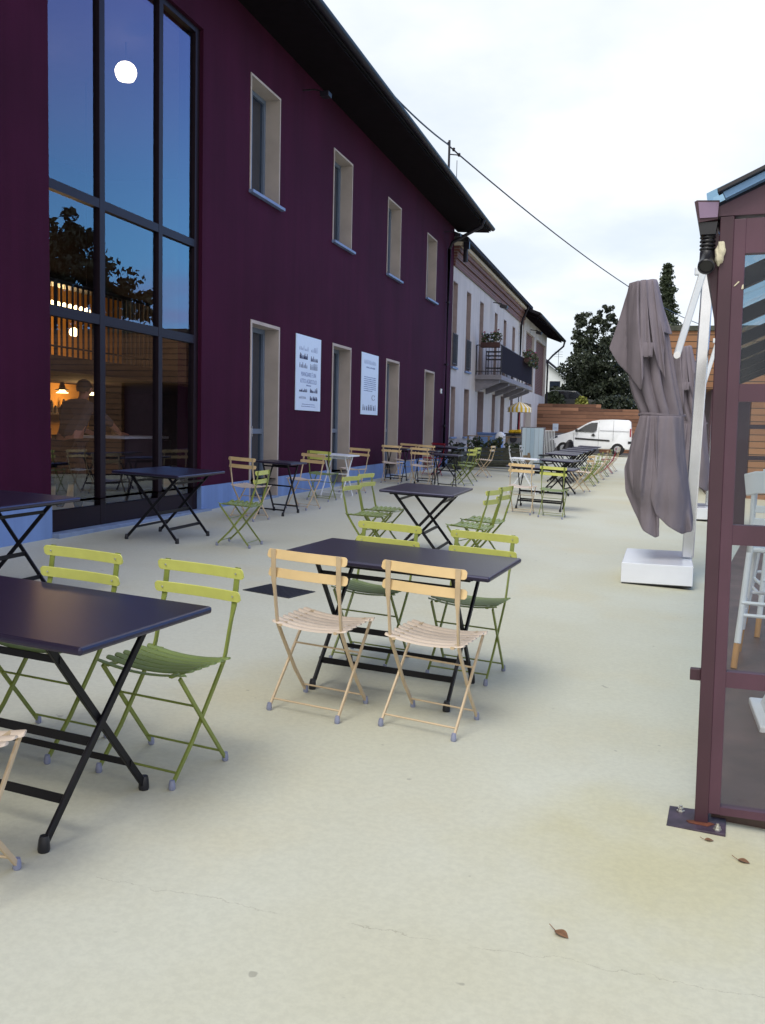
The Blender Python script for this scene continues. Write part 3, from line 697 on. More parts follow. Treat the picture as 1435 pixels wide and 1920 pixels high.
# ------------------------------------------------------------------ posters on the wall
def text(body, size, loc, parent, m, align='CENTER', sx=1.0):
    cu = bpy.data.curves.new('lettering', 'FONT'); cu.body = body; cu.size = size; cu.align_x = align; cu.align_y = 'CENTER'; cu.extrude = 0.001
    t_ = bpy.data.objects.new('lettering_source', cu); me = bpy.data.meshes.new_from_object(t_); bpy.data.objects.remove(t_)
    me.materials.clear(); me.materials.append(m); o = bpy.data.objects.new('lettering', me); COL.objects.link(o); o.parent = parent
    # text faces +x, reads towards +y
    o.rotation_euler = Matrix(((0, 0, 1), (1, 0, 0), (0, 1, 0))).to_euler(); o.location = loc; o.scale = (sx, 1, 1)
    return o
def glyphs(bm, y0, y1, zb, h, n, rng, low=0.4, wfac=0.75):
    w = (y1 - y0) / n
    for i in range(n):
        hh = h * rng.uniform(low, 1); a = y0 + i * w; ww = w * wfac * rng.uniform(.6, 1)
        box(bm, 0.0155, 0.018, a, a + ww, zb, zb + hh * .62)
        b0 = a + ww * rng.uniform(.1, .35); box(bm, 0.0155, 0.0185, b0, b0 + ww * .5, zb + hh * .62 + .0005, zb + hh)
rg = random.Random(11)
s1 = thing('wall_poster', 'pale poster with rows of dark figures and MANGIARE lettering, between first and second doors', 'poster', (-D, 16.24, 1.795))
bm = NB(); box(bm, 0.002, 0.015, -.645, .645, 0, 1.315, .002); obj('panel', bm, M['sign_white'], s1)
bm = NB(); glyphs(bm, -.48, .0, 1.05, .10, 7, rg, .3, .35); glyphs(bm, .12, .48, 1.05, .14, 5, rg, .3, .35); obj('lettering', bm, M['ink_soft'], s1)
bm = NB(); glyphs(bm, -.47, -.05, .90, .10, 7, rg, .5, .95); glyphs(bm, .10, .48, .885, .11, 6, rg, .5, .8)
glyphs(bm, -.47, -.05, .745, .11, 6, rg, .4, .6); glyphs(bm, .08, .48, .735, .12, 6, rg, .75, .5)
glyphs(bm, -.47, -.05, .325, .07, 7, rg, .4, .9); glyphs(bm, .08, .48, .325, .10, 6, rg, .4, .85)
glyphs(bm, .08, .48, .185, .08, 5, rg, .8, .95); glyphs(bm, -.47, -.1, .205, .05, 6, rg, .3, .35); obj('figure_print', bm, M['ink'], s1)
text('MANGIARE È UN', .108, (.016, 0, .635), s1, M['ink_soft'], sx=.95); text('ATTO AGRICOLO', .108, (.016, 0, .515), s1, M['ink_soft'], sx=.98)
bm = NB(); glyphs(bm, -.12, .14, .435, .03, 9, rg, .3, .9); glyphs(bm, -.32, .34, .105, .014, 30, rg, .5, .8); glyphs(bm, -.36, .38, .068, .014, 34, rg, .5, .8); obj('small_print', bm, M['ink_soft'], s1)
s2 = thing('wall_poster', 'pale poster with faint title, paragraph lines and a circle mark, between second and third doors', 'poster', (-D, 20.13, 1.80))
bm = NB(); box(bm, 0.002, 0.015, -.645, .645, 0, 1.315, .002); obj('panel', bm, M['sign_white'], s2)
bm = NB(); glyphs(bm, -.44, .47, 1.085, .09, 13, rg, .8, .3); glyphs(bm, -.3, .38, 1.0, .04, 18, rg, .4, .6); obj('title_print', bm, M['ink_soft'], s2)
bm = NB()
for i in range(8): glyphs(bm, -.46, .46 if i < 7 else .2, .80 - i * .042, .018, 44, rg, .5, .85)
obj('small_print', bm, M['ink_soft'], s2)
bm = NB()
pts = [(0.0165, .27 + .12 * math.cos(a), .375 + .055 * math.sin(a)) for a in [0.4 + i * 5.4 / 20 for i in range(21)]]
sweep(bm, pts, [(-.001, -.007), (.001, -.007), (.001, .007), (-.001, .007)], up=(1, 0, 0)); glyphs(bm, -.52, .54, .09, .13, 8, rg, .75, .55); obj('figure_print', bm, M['ink'], s2)

# ------------------------------------------------------------------ cream row house further along
crm = thing('cream_row_house', 'pale cream two-storey row house with brick cornice, narrow windows and a balcony', 'building', (-D, 36, 0))
inv2 = Matrix.Translation((D, -36, 0))
def cpart(name, bm, m, parent=None, **k):
    bmesh.ops.transform(bm, matrix=inv2, verts=bm.verts[:]); return obj(name, bm, m, parent or crm, **k)
C0, C1, XF = 28.84, 45.2, -D + 0.004
upw = [(28.86, 29.58, 3.42, 6.04), (31.08, 31.88, 3.42, 6.04), (33.58, 34.36, 3.46, 6.05), (36.88, 37.58, 3.46, 6.06), (39.2, 39.96, 3.46, 6.06), (41.75, 42.6, 3.46, 6.06)]
gfw = [(28.95, 29.65, 1.27, 2.86), (31.1, 32.0, 1.27, 2.88)]
gfd = [(33.62, 34.95, 0.2, 2.93), (36.85, 37.65, 0.2, 2.93), (39.0, 40.05, 0.2, 2.95), (41.8, 42.62, 0.2, 2.95)]
bm = NB(); wall_sheet(bm, XF, XF - 0.5, C0, C1, -0.3, 6.46, upw + gfw + gfd); cpart('wall', bm, M['cream_wall'])
def opening(a, b, z0, z1, kind, mp, partf, X):
    bm = NB(); dpt = 0.30; f = .07
    for s in ((a + .002, a + f, z0 + .03, z1 - .002), (b - f, b - .002, z0 + .03, z1 - .002), (a + f, b - f, z0 + .03, z0 + .1), (a + f, b - f, z1 - f, z1 - .002)): box(bm, X - dpt - .06, X - dpt, *s)
    wn = partf(kind, bm, M['shutter'])
    bm = NB(); box(bm, X - dpt - .04, X - dpt - .03, a + f, b - f, z0 + .1, z1 - f); partf('pane', bm, M['dark_glass'], wn)
    bm = NB()   # pale reveal lining
    box(bm, X - dpt, X - .004, b - .022, b - .002, z0 + .03, z1 - .022); box(bm, X - dpt, X - .004, a + .002, a + .022, z0 + .03, z1 - .022); box(bm, X - dpt, X - .004, a + .002, b - .002, z1 - .022, z1 - .002)
    partf('reveal', bm, M['shutter'], wn)
    if kind == 'window':
        bm = NB(); box(bm, X - dpt, X + .07, a - .06, b + .08, z0 - .03, z0 + .028, .004); partf('sill', bm, M['sill'], wn)
    return wn
for h in upw[:2] + gfw: opening(*h, 'window', 0, cpart, XF)
for h in upw[2:]: opening(*h, 'door', 0, cpart, XF)
for h in gfd: opening(*h, 'door', 0, cpart, XF)
for (a, b, z0, z1) in upw[:2]:       # low iron guard in front of the tall upper windows
    bm = NB(); tube(bm, [(XF + .04, a, 4.45), (XF + .04, b, 4.45)], .018, 6); tube(bm, [(XF + .04, a, 3.55), (XF + .04, b, 3.55)], .014, 6)
    k = a
    while k < b + .01: tube(bm, [(XF + .04, k, 3.5), (XF + .04, k, 4.45)], .010, 5); k += (b - a) / 7
    cpart('window_guard', bm, M['iron'])
bm = NB(); box(bm, XF - .5, XF + .05, C0, C1, 6.462, 6.70); box(bm, XF - .5, XF + .10, C0, C1, 6.702, 6.90); box(bm, XF - .5, XF + .16, C0, C1, 6.902, 7.06); cpart('brick_cornice', bm, M['brick'])
bm = NB(); box(bm, XF - .5, XF + .26, C0, C1, 7.062, 7.17); crm_soffit = cpart('cornice_moulding', bm, mat('cornice_cream', (0.55, 0.48, 0.38), 0.9))
bm = NB(); prism(bm, [(XF + .42, 7.172), (XF + .42, 7.30), (-12, 10.0), (-12, 9.8)], C0 - .0, C1 + .1, 'XZ'); cr = cpart('roof', bm, M['roof_dark'])
bm = NB(); box(bm, XF + .28, XF + .45, C0 + .001, C0 + .14, 6.95, 7.168); lathe(bm, [(.07, 6.6), (.07, 7.1)], 10, (XF + .3, C0 + .25, 0)); cpart('gutter', bm, M['gutter'], cr)
bm = NB(); tube(bm, [(XF + .4, 43.9, 7.15), (XF + .15, 43.9, 6.6), (XF + .08, 43.9, 6.3), (XF + .08, 43.9, 0.3)], .05, 8); cpart('downpipe', bm, M['gutter'], cr, smooth=True)
# balcony
bm = NB(); BX = XF + .92; B0, B1 = 33.0, 41.8
box(bm, XF + .001, BX, B0, B1, 3.28, 3.44, .01)
for yb in (33.1, 35.3, 37.5, 39.7, 41.5):
    prism(bm, [(XF + .001, 2.86), (XF + .001, 3.278), (BX - .08, 3.278), (BX - .08, 3.18), (XF + .45, 3.02)], yb, yb + .2, 'XZ')
bal = cpart('balcony', bm, M['slab_grey'])
bm = NB()
for p in (((XF + .03, B0 + .03), (BX - .03, B0 + .03)), ((BX - .03, B1 - .03), (XF + .03, B1 - .03))):
    for z in (3.56, 4.46): tube(bm, [(*p[0], z), (*p[1], z)], .018, 6)
    for i in range(9):
        t = i / 8; tube(bm, [(p[0][0] + (p[1][0] - p[0][0]) * t, p[0][1], 3.44), (p[0][0] + (p[1][0] - p[0][0]) * t, p[0][1], 4.46)], .022 if i in (0, 8) else .008, 6)
tube(bm, [(BX - .03, B0 + .03, 4.46), (BX - .03, B1 - .03, 4.46)], .02, 6)
for i in range(7):
    yb = B0 + .03 + (B1 - B0 - .06) * i / 6; tube(bm, [(BX - .03, yb, 3.44), (BX - .03, yb, 4.46)], .018, 6)
cpart('balcony_railing', bm, M['iron'], bal)
bm = NB(); box(bm, BX - .012, BX - .004, B0 + .05, B1 - .05, 3.53, 4.44); cpart('balcony_screen', bm, M['screen'], bal)

# brick-infill end house
enh = thing('brick_end_house', 'cream end house with red brick infill panels and wide dark eaves', 'building', (-D, 50, 0))
inv3 = Matrix.Translation((D, -50, 0))
def epart(name, bm, m, parent=None, **k):
    bmesh.ops.transform(bm, matrix=inv3, verts=bm.verts[:]); return obj(name, bm, m, parent or enh, **k)
E0, E1, XE = 45.22, 55.3, -D + 0.05
egf = [(46.05, 49.1, 0.3, 2.9), (51.8, 54.9, 0.3, 2.95)]
eup = [(46.1, 49.4, 3.5, 6.3), (50.2, 55.0, 3.5, 6.3)]
bm = NB(); wall_sheet(bm, XE, XE - .5, E0, E1, -.3, 6.9, egf + eup); epart('wall', bm, M['cream_wall'])
for h in eup:
    bm = NB(); box(bm, XE - .45, XE - .12, *h); epart('brick_panel', bm, M['brick'])
for (a, b, z0, z1) in egf:
    bm = NB(); box(bm, XE - .45, XE - .30, a, b, z0, z1); epart('door', bm, M['shutter'])
bm = NB(); prism(bm, [(XE + .85, 6.78), (XE + .85, 6.92), (-12, 9.6), (-12, 9.4)], 44.2, 57.0, 'XZ'); er = epart('roof', bm, M['roof_dark'])
bm = NB(); prism(bm, [(XE + .80, 6.745), (XE + .80, 6.777), (XE - .3, 7.20), (XE - .3, 7.16)], 44.25, 56.9, 'XZ')
k = 44.4
while k < 56.8:
    prism(bm, [(XE + .72, 6.66), (XE + .72, 6.768), (XE - .2, 7.12), (XE - .2, 7.0)], k, k + .1, 'XZ'); k += .7
epart('soffit', bm, M['soffit'], er)
bm = NB(); tube(bm, [(XE + .86, 44.2, 6.82), (XE + .86, 57.05, 6.82)], .07, 8)
tube(bm, [(XE + .86, 56.9, 6.78), (XE + .80, 56.85, 6.5), (XE + .30, 55.9, 5.9), (XE + .08, 55.4, 5.55), (XE + .08, 55.36, 0.3)], .055, 8); epart('gutter', bm, M['gutter'], er, smooth=True)
for y in (36.0, 47.6):
    o = thing('floodlight', 'dark floodlight on an arm from the cream row house above the balcony' if y < 40 else 'dark floodlight on the brick end house under its eaves', 'lamp', (XF, y, 6.25 if y < 40 else 6.45), 0, 'floodlights on the far houses')
    bm = NB(); box(bm, .35, .62, -.16, .16, -.05, .08, .01, mtx=Matrix.Rotation(R(15), 4, 'Y')); obj('housing', bm, M['iron'], o)
    bm = NB(); tube(bm, [(0.06, 0, 0.05), (.4, 0, .0)], .02, 6); obj('bracket', bm, M['iron'], o)

# ------------------------------------------------------------------ leaves / plants
def leaves(bm, pts, size, rng, aspect=1.6, flat=0.0, mi=0):
    for p in pts:
        d = Vector((rng.gauss(0, 1), rng.gauss(0, 1), rng.gauss(0, 1) * (1 - flat) + flat)).normalized()
        a = d.orthogonal().normalized(); a.rotate(Matrix.Rotation(rng.uniform(0, 6.28), 3, d)); b = d.cross(a)
        s = size * rng.uniform(.55, 1.3)
        q_ = [p - a * s * aspect * .5, p + b * s * .4 - a * s * .1 + d * s * .08, p + a * s * aspect * .5, p - b * s * .4 - a * s * .1 + d * s * .08]
        f = bm.faces.new([bm.verts.new(v) for v in q_]); f.material_index = mi
def blob_pts(c, r, n, rng, shell=.5):
    out = []
    while len(out) < n:
        v = Vector((rng.uniform(-1, 1), rng.uniform(-1, 1), rng.uniform(-1, 1))); l = v.length
        if l > 1 or l < shell * rng.random(): continue
        out.append(Vector((c[0] + v.x * r[0], c[1] + v.y * r[1], c[2] + v.z * r[2])))
    return out

def flower_box(name, label, loc, length, axis, trail=False):
    o = thing(name, label, 'flower box', loc)
    if axis == 'Y': o.rotation_euler = (0, 0, math.pi / 2)
    bm = NB(); box(bm, -length / 2, length / 2, -.1, .1, 0, .18, .01); obj('box', bm, M['terracotta'], o)
    rng = random.Random(len(label)); bm = NB(); pts = []
    n = int(length * 6)
    for i in range(n):
        cx = -length / 2 + length * (i + .5) / n
        pts += blob_pts((cx + rng.uniform(-.05, .05), rng.uniform(-.06, .06), .26 + rng.uniform(-.03, .1)), (.16, .17, .20), 60, rng)
        if trail: pts += blob_pts((cx, -.12, .03), (.12, .08, .17), 14, rng)
    leaves(bm, pts, .085, rng); leaves(bm, [p + Vector((0, 0, .06)) for p in pts[::6]], .07, rng, mi=1); obj('foliage', bm, [M['leaf_mid'], M['flower']], o)
    return o
flower_box('flower_box', 'flower box with pink blooms hung on the near end rail of the balcony', (XF + .52, 32.92, 4.36), .66, 'X')
flower_box('flower_box', 'long trailing flower box along the far front rail of the balcony', (BX + .10, 40.2, 4.30), 2.8, 'Y', True)
o = thing('plant_stand', 'dark tiered shelf standing on the balcony behind its near rail', 'shelf', (XF + .55, 33.6, 3.44))
for z in (.25, .55, .68, .82):
    bm = NB(); box(bm, -.26, .30, -.2, .2, z, z + .025); obj('shelf', bm, M['iron'], o)
for sx in (-.24, .28):
    bm = NB(); tube(bm, [(sx, -.18, 0), (sx, -.18, .84)], .012, 6); tube(bm, [(sx, .18, 0), (sx, .18, .84)], .012, 6); obj('leg', bm, M['iron'], o)

def tree(name, label, loc, h_trunk, blobs, n, size, m, seed, group=None, limbs=6):
    o = thing(name, label, 'tree', loc, 0, group); rng = random.Random(seed)
    bm = NB(); tube(bm, [(0, 0, 0), (.05, .03, h_trunk * .5), (-.03, .02, h_trunk), (0.05, 0, h_trunk * 1.7)], .2, 9, scales=[(1.2, 1.2), (.85, .85), (.7, .7), (.25, .25)])
    for i in range(limbs):
        c, r = blobs[i % len(blobs)]
        tube(bm, [(0, 0, h_trunk * .8), (c[0] * .4, c[1] * .4, h_trunk + (c[2] - h_trunk) * .4), (c[0] * .9, c[1] * .9, c[2])], .08, 6, scales=[(1, 1), (.6, .6), (.2, .2)])
    obj('trunk', bm, M['bark'], o, smooth=True)
    bm = NB(); tot = sum(b[1] ** 2 for b in blobs)
    for c, r in blobs:
        k = int(n * r * r / tot)
        # sub-clumps give light and dark masses and ragged edges
        for _ in range(max(3, k // 45)):
            v = Vector((rng.gauss(0, 1), rng.gauss(0, 1), rng.gauss(0, 1))).normalized() * r * rng.uniform(.35, 1.05)
            leaves(bm, blob_pts((c[0] + v.x, c[1] + v.y, c[2] + v.z * .85), (r * .27, r * .27, r * .19), 45, rng, .15), size, rng, flat=.25)
    obj('crown', bm, m, o)
    return o
BK = 2.45
tb = [((0, 0, 3.3), 1.8), ((-.9, .2, 2.6), 1.5), ((1.0, 0, 2.6), 1.6), ((.1, .3, 4.6), 1.35), ((-.5, 0, 5.6), .95), ((.6, .1, 6.0), .75), ((-.9, 0, 4.6), .9), ((1.1, .1, 4.6), .9), ((.3, 0, 1.5), 1.5), ((-1.4, 0, 1.6), 1.1), ((1.6, 0, 1.6), 1.2), ((.25, 0, 6.55), .45), ((-1.15, 0, 5.9), .35), ((1.3, 0, 5.5), .5)]
tree('broadleaf_tree', 'large dark broadleaf tree behind the wooden fence, left of the near umbrella', (-3.45, 60, BK), 1.6, tb, 19000, .15, M['leaf_dark'], 5)
def conifer(label, loc, h, rad, seed):
    o = thing('conifer_tree', label, 'tree', loc); rng = random.Random(seed)
    bm = NB(); tube(bm, [(0, 0, 0), (0, 0, h * .5), (0, 0, h)], .22, 8, scales=[(1, 1), (.6, .6), (.1, .1)]); obj('trunk', bm, M['bark'], o)
    bm = NB(); z = h * .12
    while z < h:
        t = 1 - z / h; r = rad * (t ** 1.0) * rng.uniform(.75, 1.15) + .08
        for k in range(9):
            a = rng.uniform(0, 6.28); rr_ = r * rng.uniform(.7, 1.2)
            for j in range(9):
                s = (j + 1) / 9; p = Vector((math.cos(a) * rr_ * s, math.sin(a) * rr_ * s, z - .32 * rr_ * s * s + .1))
                leaves(bm, [p + Vector((rng.gauss(0, .10), rng.gauss(0, .10), rng.gauss(-.06, .08))) for _ in range(8)], .15, rng, flat=.5)
        z += .34 + .12 * t
    obj('crown', bm, M['leaf_conifer'], o)
conifer('tall narrow dark conifer rising behind the wooden fence and umbrella', (.62, 70, BK + .3), 10.5, 2.9, 4)
tree('broadleaf_tree', 'bushy tree behind the slatted annex roof, mirrored in the tall glazing', (10.6, 34.5, -.2), 3.0, [((0, 0, 7.2), 2.2), ((-1.6, .5, 6.2), 1.5), ((1.7, 0, 6.2), 1.7), ((.3, 0, 9.0), 1.3)], 8000, .2, M['leaf_dark'], 9)
def bush(name, label, loc, r, n, size, m, seed):
    rng = random.Random(seed); o = thing(name, label, 'bush', loc)
    bm = NB(); 
    for k in range(6): tube(bm, [(0, 0, 0), (rng.uniform(-.5, .5) * r[0], rng.uniform(-.5, .5) * r[1], r[2])], .02, 5)
    obj('stems', bm, M['bark'], o)
    bm = NB(); leaves(bm, blob_pts((0, 0, r[2]), r, n, rng), size, rng); obj('foliage', bm, m, o)
bush('bush', 'green bush behind the fence beside the brick end house', (-5.55, 56.6, BK), (.75, .6, .75), 900, .14, M['leaf_mid'], 21)
bush('bush', 'yellow-green bush behind the fence next to the dark parked car', (-3.95, 57.0, BK), (.42, .4, .62), 500, .12, M['leaf_yellow'], 22)
bush('bush', 'broad dark shrub at the foot of the big tree, right of the car', (-2.1, 57.5, BK), (1.5, .7, .65), 1500, .15, M['leaf_dark'], 23)

# dark car parked on the bank behind the fence
o = thing('parked_car', 'dark grey car behind the wooden fence, only its roof showing', 'car', (-4.75, 58.2, BK + .02))
bm = NB(); prism(bm, [(-2.0, .25), (2.0, .25), (2.05, .75), (1.9, .92), (.95, 1.0), (.45, 1.5), (-1.0, 1.52), (-1.75, .98), (-2.05, .8)], -.82, .82, 'XZ', bev=.08); obj('body', bm, M['car_grey'], o, smooth=True)
bm = NB(); prism(bm, [(.85, 1.02), (.42, 1.44), (-.95, 1.46), (-1.5, 1.02)], -.826, .826, 'XZ'); obj('window', bm, M['car_glass'], o)
for sx in (-1.25, 1.3):
    for sy in (-.78, .62):
        bm = NB(); lathe(bm, [(.3, 0), (.31, .03), (.31, .15), (.3, .18)], 16, (sx, sy, .31), 'Y'); obj('wheel', bm, M['tyre'], o)
# far white house
o = thing('white_house', 'small white gabled house with red lower wall behind the dark tree', 'house', (-8.0, 82, BK))
bm = NB(); box(bm, -3.0, 1.2, -3, 3, 1.85, 3.4); prism(bm, [(-3.0, 3.402), (1.2, 3.402), (-0.9, 5.0)], -3, 3, 'XZ'); obj('wall', bm, M['white_paint'], o)
bm = NB(); box(bm, -3.02, 1.22, -3.02, 3.02, 0, 1.848); obj('base_wall', bm, M['terracotta'], o)
bm = NB(); prism(bm, [(-3.5, 3.1), (-0.9, 5.15), (1.7, 3.1), (1.7, 3.25), (-0.9, 5.32), (-3.5, 3.25)], -3.5, 3.4, 'XZ'); obj('roof', bm, M['roof_dark'], o)
bm = NB(); box(bm, -.1, .75, -3.03, -2.98, 2.2, 3.2); obj('window', bm, M['dark_glass'], o)
bm = NB(); tube(bm, [(.25, 0, 4.2), (.25, 0, 5.9)], .02, 6)
for z in (5.4, 5.6, 5.8): tube(bm, [(-.1, 0, z), (.6, 0, z)], .012, 5)
obj('antenna', bm, M['iron'], o)

# wooden end fence on a concrete base
o = thing('wooden_fence', 'red-brown horizontal board fence behind the white van, on a low grey wall', 'fence', (-3, 52.2, 0))
bm = NB(); box(bm, -3.2, .4, 0, .05, 1.5, 3.04, .004); box(bm, .402, 5.5, 0, .05, .5, 2.80, .004); obj('boards', bm, M['wood_slats'], o)
bm = NB(); box(bm, -3.2, .4, -.08, .25, -.1, 1.49); box(bm, .404, 5.5, -.03, .25, -.1, .49); obj('base_wall', bm, M['concrete'], o)
for i in range(6):
    bm = NB(); box(bm, -3.1 + i * 1.65, -3.0 + i * 1.65, .052, .15, .3, 2.7); obj('post', bm, M['grey_wood'], o)
o = thing('fence_notice', 'small pale blue notice fixed on the wooden end fence left of the van', 'sign', (-4.95, 52.19, 1.78))
bm = NB(); box(bm, -.15, .15, -.02, .0, -.2, .2, .003); obj('panel', bm, M['sign_white'], o)
bm = NB(); glyphs(bm, -.1, .1, -.05, .05, 3, rg); bmesh.ops.transform(bm, matrix=Matrix.Translation((0, -.005, 0)) @ Matrix.Rotation(-math.pi / 2, 4, 'Z'), verts=bm.verts[:]); obj('lettering', bm, M['ink_soft'], o)

# ------------------------------------------------------------------ slatted annex on the right
o = thing('slatted_annex', 'tan slat-clad wooden building standing behind the greenhouse', 'building', (1.0, 24, 0))
bm = NB(); box(bm, -.75, 14, 0, 8, 2.62, 3.98); box(bm, 1.25, 14, 0, 8, -.5, 2.618); obj('slat_wall', bm, M['tan_slats'], o)
bm = NB(); box(bm, .35, 1.245, .15, 7.9, -.5, 2.615); obj('recess_wall', bm, M['maroon_dark'], o)
bm = NB(); box(bm, -.8, 14.05, -.05, 8.05, 3.982, 4.10, .01); obj('roof', bm, M['grey_wood'], o)
for k in range(3):
    bm = NB(); x0 = 4.0 + k * 3.1; box(bm, x0, x0 + 1.9, -.03, -.004, .1, 2.3); d_ = obj('door', bm, M['sash'], o)
    bm = NB(); box(bm, x0 + .15, x0 + 1.75, -.045, -.032, .5, 2.15); obj('pane', bm, M['dark_glass'], d_)

# ------------------------------------------------------------------ greenhouse (maroon steel and glass)
gh = thing('greenhouse', 'maroon steel and glass greenhouse frame at the right edge with gabled roof', 'greenhouse', (.232, 3.78, gz(.23, 3.78)))
gh.rotation_euler = (0, R(-.55), R(-4.5))
HE, WG, DG = 2.30, 3.0, 12.6; SLP = .45
def ghp(name, bm, m, parent=None, **k): return obj(name, bm, m, parent or gh, **k)
bm = NB(); box(bm, 0, .0495, 0, .10, .006, HE, .003)
# curved gusset widening the post head towards the gutter
pts = [(0.0, 1.86), (-.012, 1.98), (-.03, 2.08), (-.055, 2.16), (-.055, 2.24), (0.0, 2.24)]
prism(bm, [(-.001, a[1]) if a[0] == 0 else a for a in pts], .02, .08, 'XZ')
ghp('post', bm, M['maroon_dark'])
for (px, py) in ((WG, 0), (0, DG), (WG, DG)) + tuple((WG, DG * k / 6) for k in range(1, 6)):
    bm = NB(); box(bm, px, px + .06, py, py + .10, .0, HE, .004); ghp('post', bm, M['maroon_dark'])
# front sash: stiles and rails; five panes stacked
zr2 = [(.045, .075), (.545, .605), (1.09, 1.165), (1.625, 1.69), (2.165, 2.29)]
xcols = [.048, .098, .93, .98, 1.03, 1.90, 1.95, 2.0, 2.90, 2.98]
bm = NB()
for a, b in ((.048, .092), (.93, 1.0), (1.92, 1.99), (2.92, 2.99)): box(bm, a, b, .004, .055, .045, 2.29, .003)
for (a, b) in ((.092, .93), (1.0, 1.92), (1.99, 2.92)):
    for z0, z1 in zr2: box(bm, a, b, .006, .052, z0, z1)
fs = ghp('sash', bm, M['maroon'])
for (a, b) in ((.092, .93), (1.0, 1.92), (1.99, 2.92)):
    for (l, u) in zip(zr2, zr2[1:]):
        bm = NB(); bm.faces.new([bm.verts.new(p) for p in ((a, .028, l[1]), (b, .028, l[1]), (b, .028, u[0]), (a, .028, u[0]))]); ghp('pane', bm, M['pane_glass'], fs)
# gable beam above the sash
bm = NB(); rx = WG / 2 + .03
prism(bm, [(-.02, HE + .002), (WG + .08, HE + .002), (WG + .08, HE + .03), (rx, HE + .03 + rx * SLP), (-.02, HE + .03)], .0, .07, 'XZ'); ghp('gable_panel', bm, M['maroon'])
# roof: rafters, glass sheets, blue zinc edge
for k in range(8):
    bm = NB(); y0 = .12 + k * (DG - .1) / 7
    for s in (0, 1):
        a, b = ((-.02, HE + .01), (rx, HE + .01 + rx * SLP)) if s == 0 else ((WG + .08, HE + .01), (rx, HE + .01 + rx * SLP))
        sweep(bm, [(a[0], y0, a[1]), (b[0], y0, b[1])], [(-.035, -.05), (.035, -.05), (.035, .05), (-.035, .05)])
    ghp('rafter', bm, M['frame_dark'])
bm = NB()
tube(bm, [(rx, .05, HE + rx * SLP + .02), (rx, DG, HE + rx * SLP + .02)], .05, 8)
ghp('ridge', bm, M['maroon_dark'])
bm = NB()
for s in (0, 1):
    xa = -.05 if s == 0 else WG + .11
    bm.faces.new([bm.verts.new(p) for p in ((xa, -.05, HE + .075), (xa, DG, HE + .075), (rx, DG, HE + .09 + rx * SLP), (rx, -.05, HE + .09 + rx * SLP))])
ghp('roof_glass', bm, M['roof_glass'])
bm = NB()
for s in (0, 1):
    a = (0.012, HE + .055) if s == 0 else (WG + .05, HE + .055)
    sweep(bm, [(a[0], -.03, a[1] + .01), (rx, -.03, HE + .075 + rx * SLP)], [(-.02, -.012), (.02, -.012), (.02, .012), (-.02, .012)])
ghp('roof_edge', bm, M['roof_blue'])
bm = NB(); sweep(bm, [(-.01, -.045, HE + .078), (rx, -.045, HE + .101 + rx * SLP)], [(-.03, -.006), (.03, -.006), (.03, .006), (-.03, .006)]); ghp('roof_capping', bm, M['iron'])
# gutter and its spout
bm = NB(); prism(bm, [(-.092, HE + .055), (-.083, HE + .06), (-.004, HE + .055), (-.008, HE - .012), (-.074, HE - .02)], -.02, DG, 'XZ'); gt = ghp('gutter', bm, M['maroon_dark'])
bm = NB(); prism(bm, [(-.078, HE + .052), (-.006, HE + .047), (-.009, HE - .006), (-.071, HE - .006)], -.026, -.021, 'XZ'); ghp('gutter_end_cap', bm, mat('mauve_end_cap', (.22, .15, .24), .5), gt)
bm = NB(); zs = HE - .018
prism(bm, [(-.075, zs - .001), (-.008, zs - .001), (-.014, zs - .045), (-.068, zs - .045)], -.012, .05, 'XZ')
tube(bm, [(-.041, .02, zs - .04), (-.041, .02, zs - .105), (-.041, .010, zs - .128), (-.041, -.010, zs - .148), (-.041, -.034, zs - .164)], .0265, 20)
for z in (.052, .066, .080, .094): lathe(bm, [(.027, zs - z - .004), (.0292, zs - z), (.027, zs - z + .004)], 20, (-.041, .02, 0))
ghp('spout', bm, M['black_plastic'], gt, smooth=True)
bm = NB(); d_ = Vector((0, -.033, -.022)).normalized(); c_ = Vector((-.041, -.034, zs - .164)); q_ = Vector((0, 0, 1)).rotation_difference(d_).to_matrix().to_4x4()
lathe(bm, [(.0265, -.004), (.030, -.010), (.0305, .006), (.027, .010), (.024, .008), (.023, .002)], 24); bmesh.ops.transform(bm, matrix=Matrix.Translation(c_) @ q_, verts=bm.verts[:]); ghp('spout_rim', bm, M['black_plastic'], gt, smooth=True)
bm = NB(); bmesh.ops.create_icosphere(bm, subdivisions=3, radius=1)
rng = random.Random(2)
for v in bm.verts:
    n_ = math.sin(v.co.z * 9) * .08 + math.sin(v.co.x * 7 + v.co.z * 5) * .1; v.co = Vector((v.co.x * .018 * (1 + n_) + .004 * v.co.z, v.co.y * .02 * (1 + n_), v.co.z * .045 * (1 + n_ * .5)))
ghp('foam_lump', bm, M['foam'], smooth=True, loc=(.004, -.008, 2.165))
bm = NB(); prism(bm, [(.056, 2.046), (.062, 2.048), (.077, 2.062), (.072, 2.064)], .0005, .0035, 'XZ'); prism(bm, [(.083, 2.035), (.091, 2.036), (.091, 2.052), (.086, 2.05)], .0005, .0035, 'XZ'); ghp('foam_smears', bm, M['foam'])
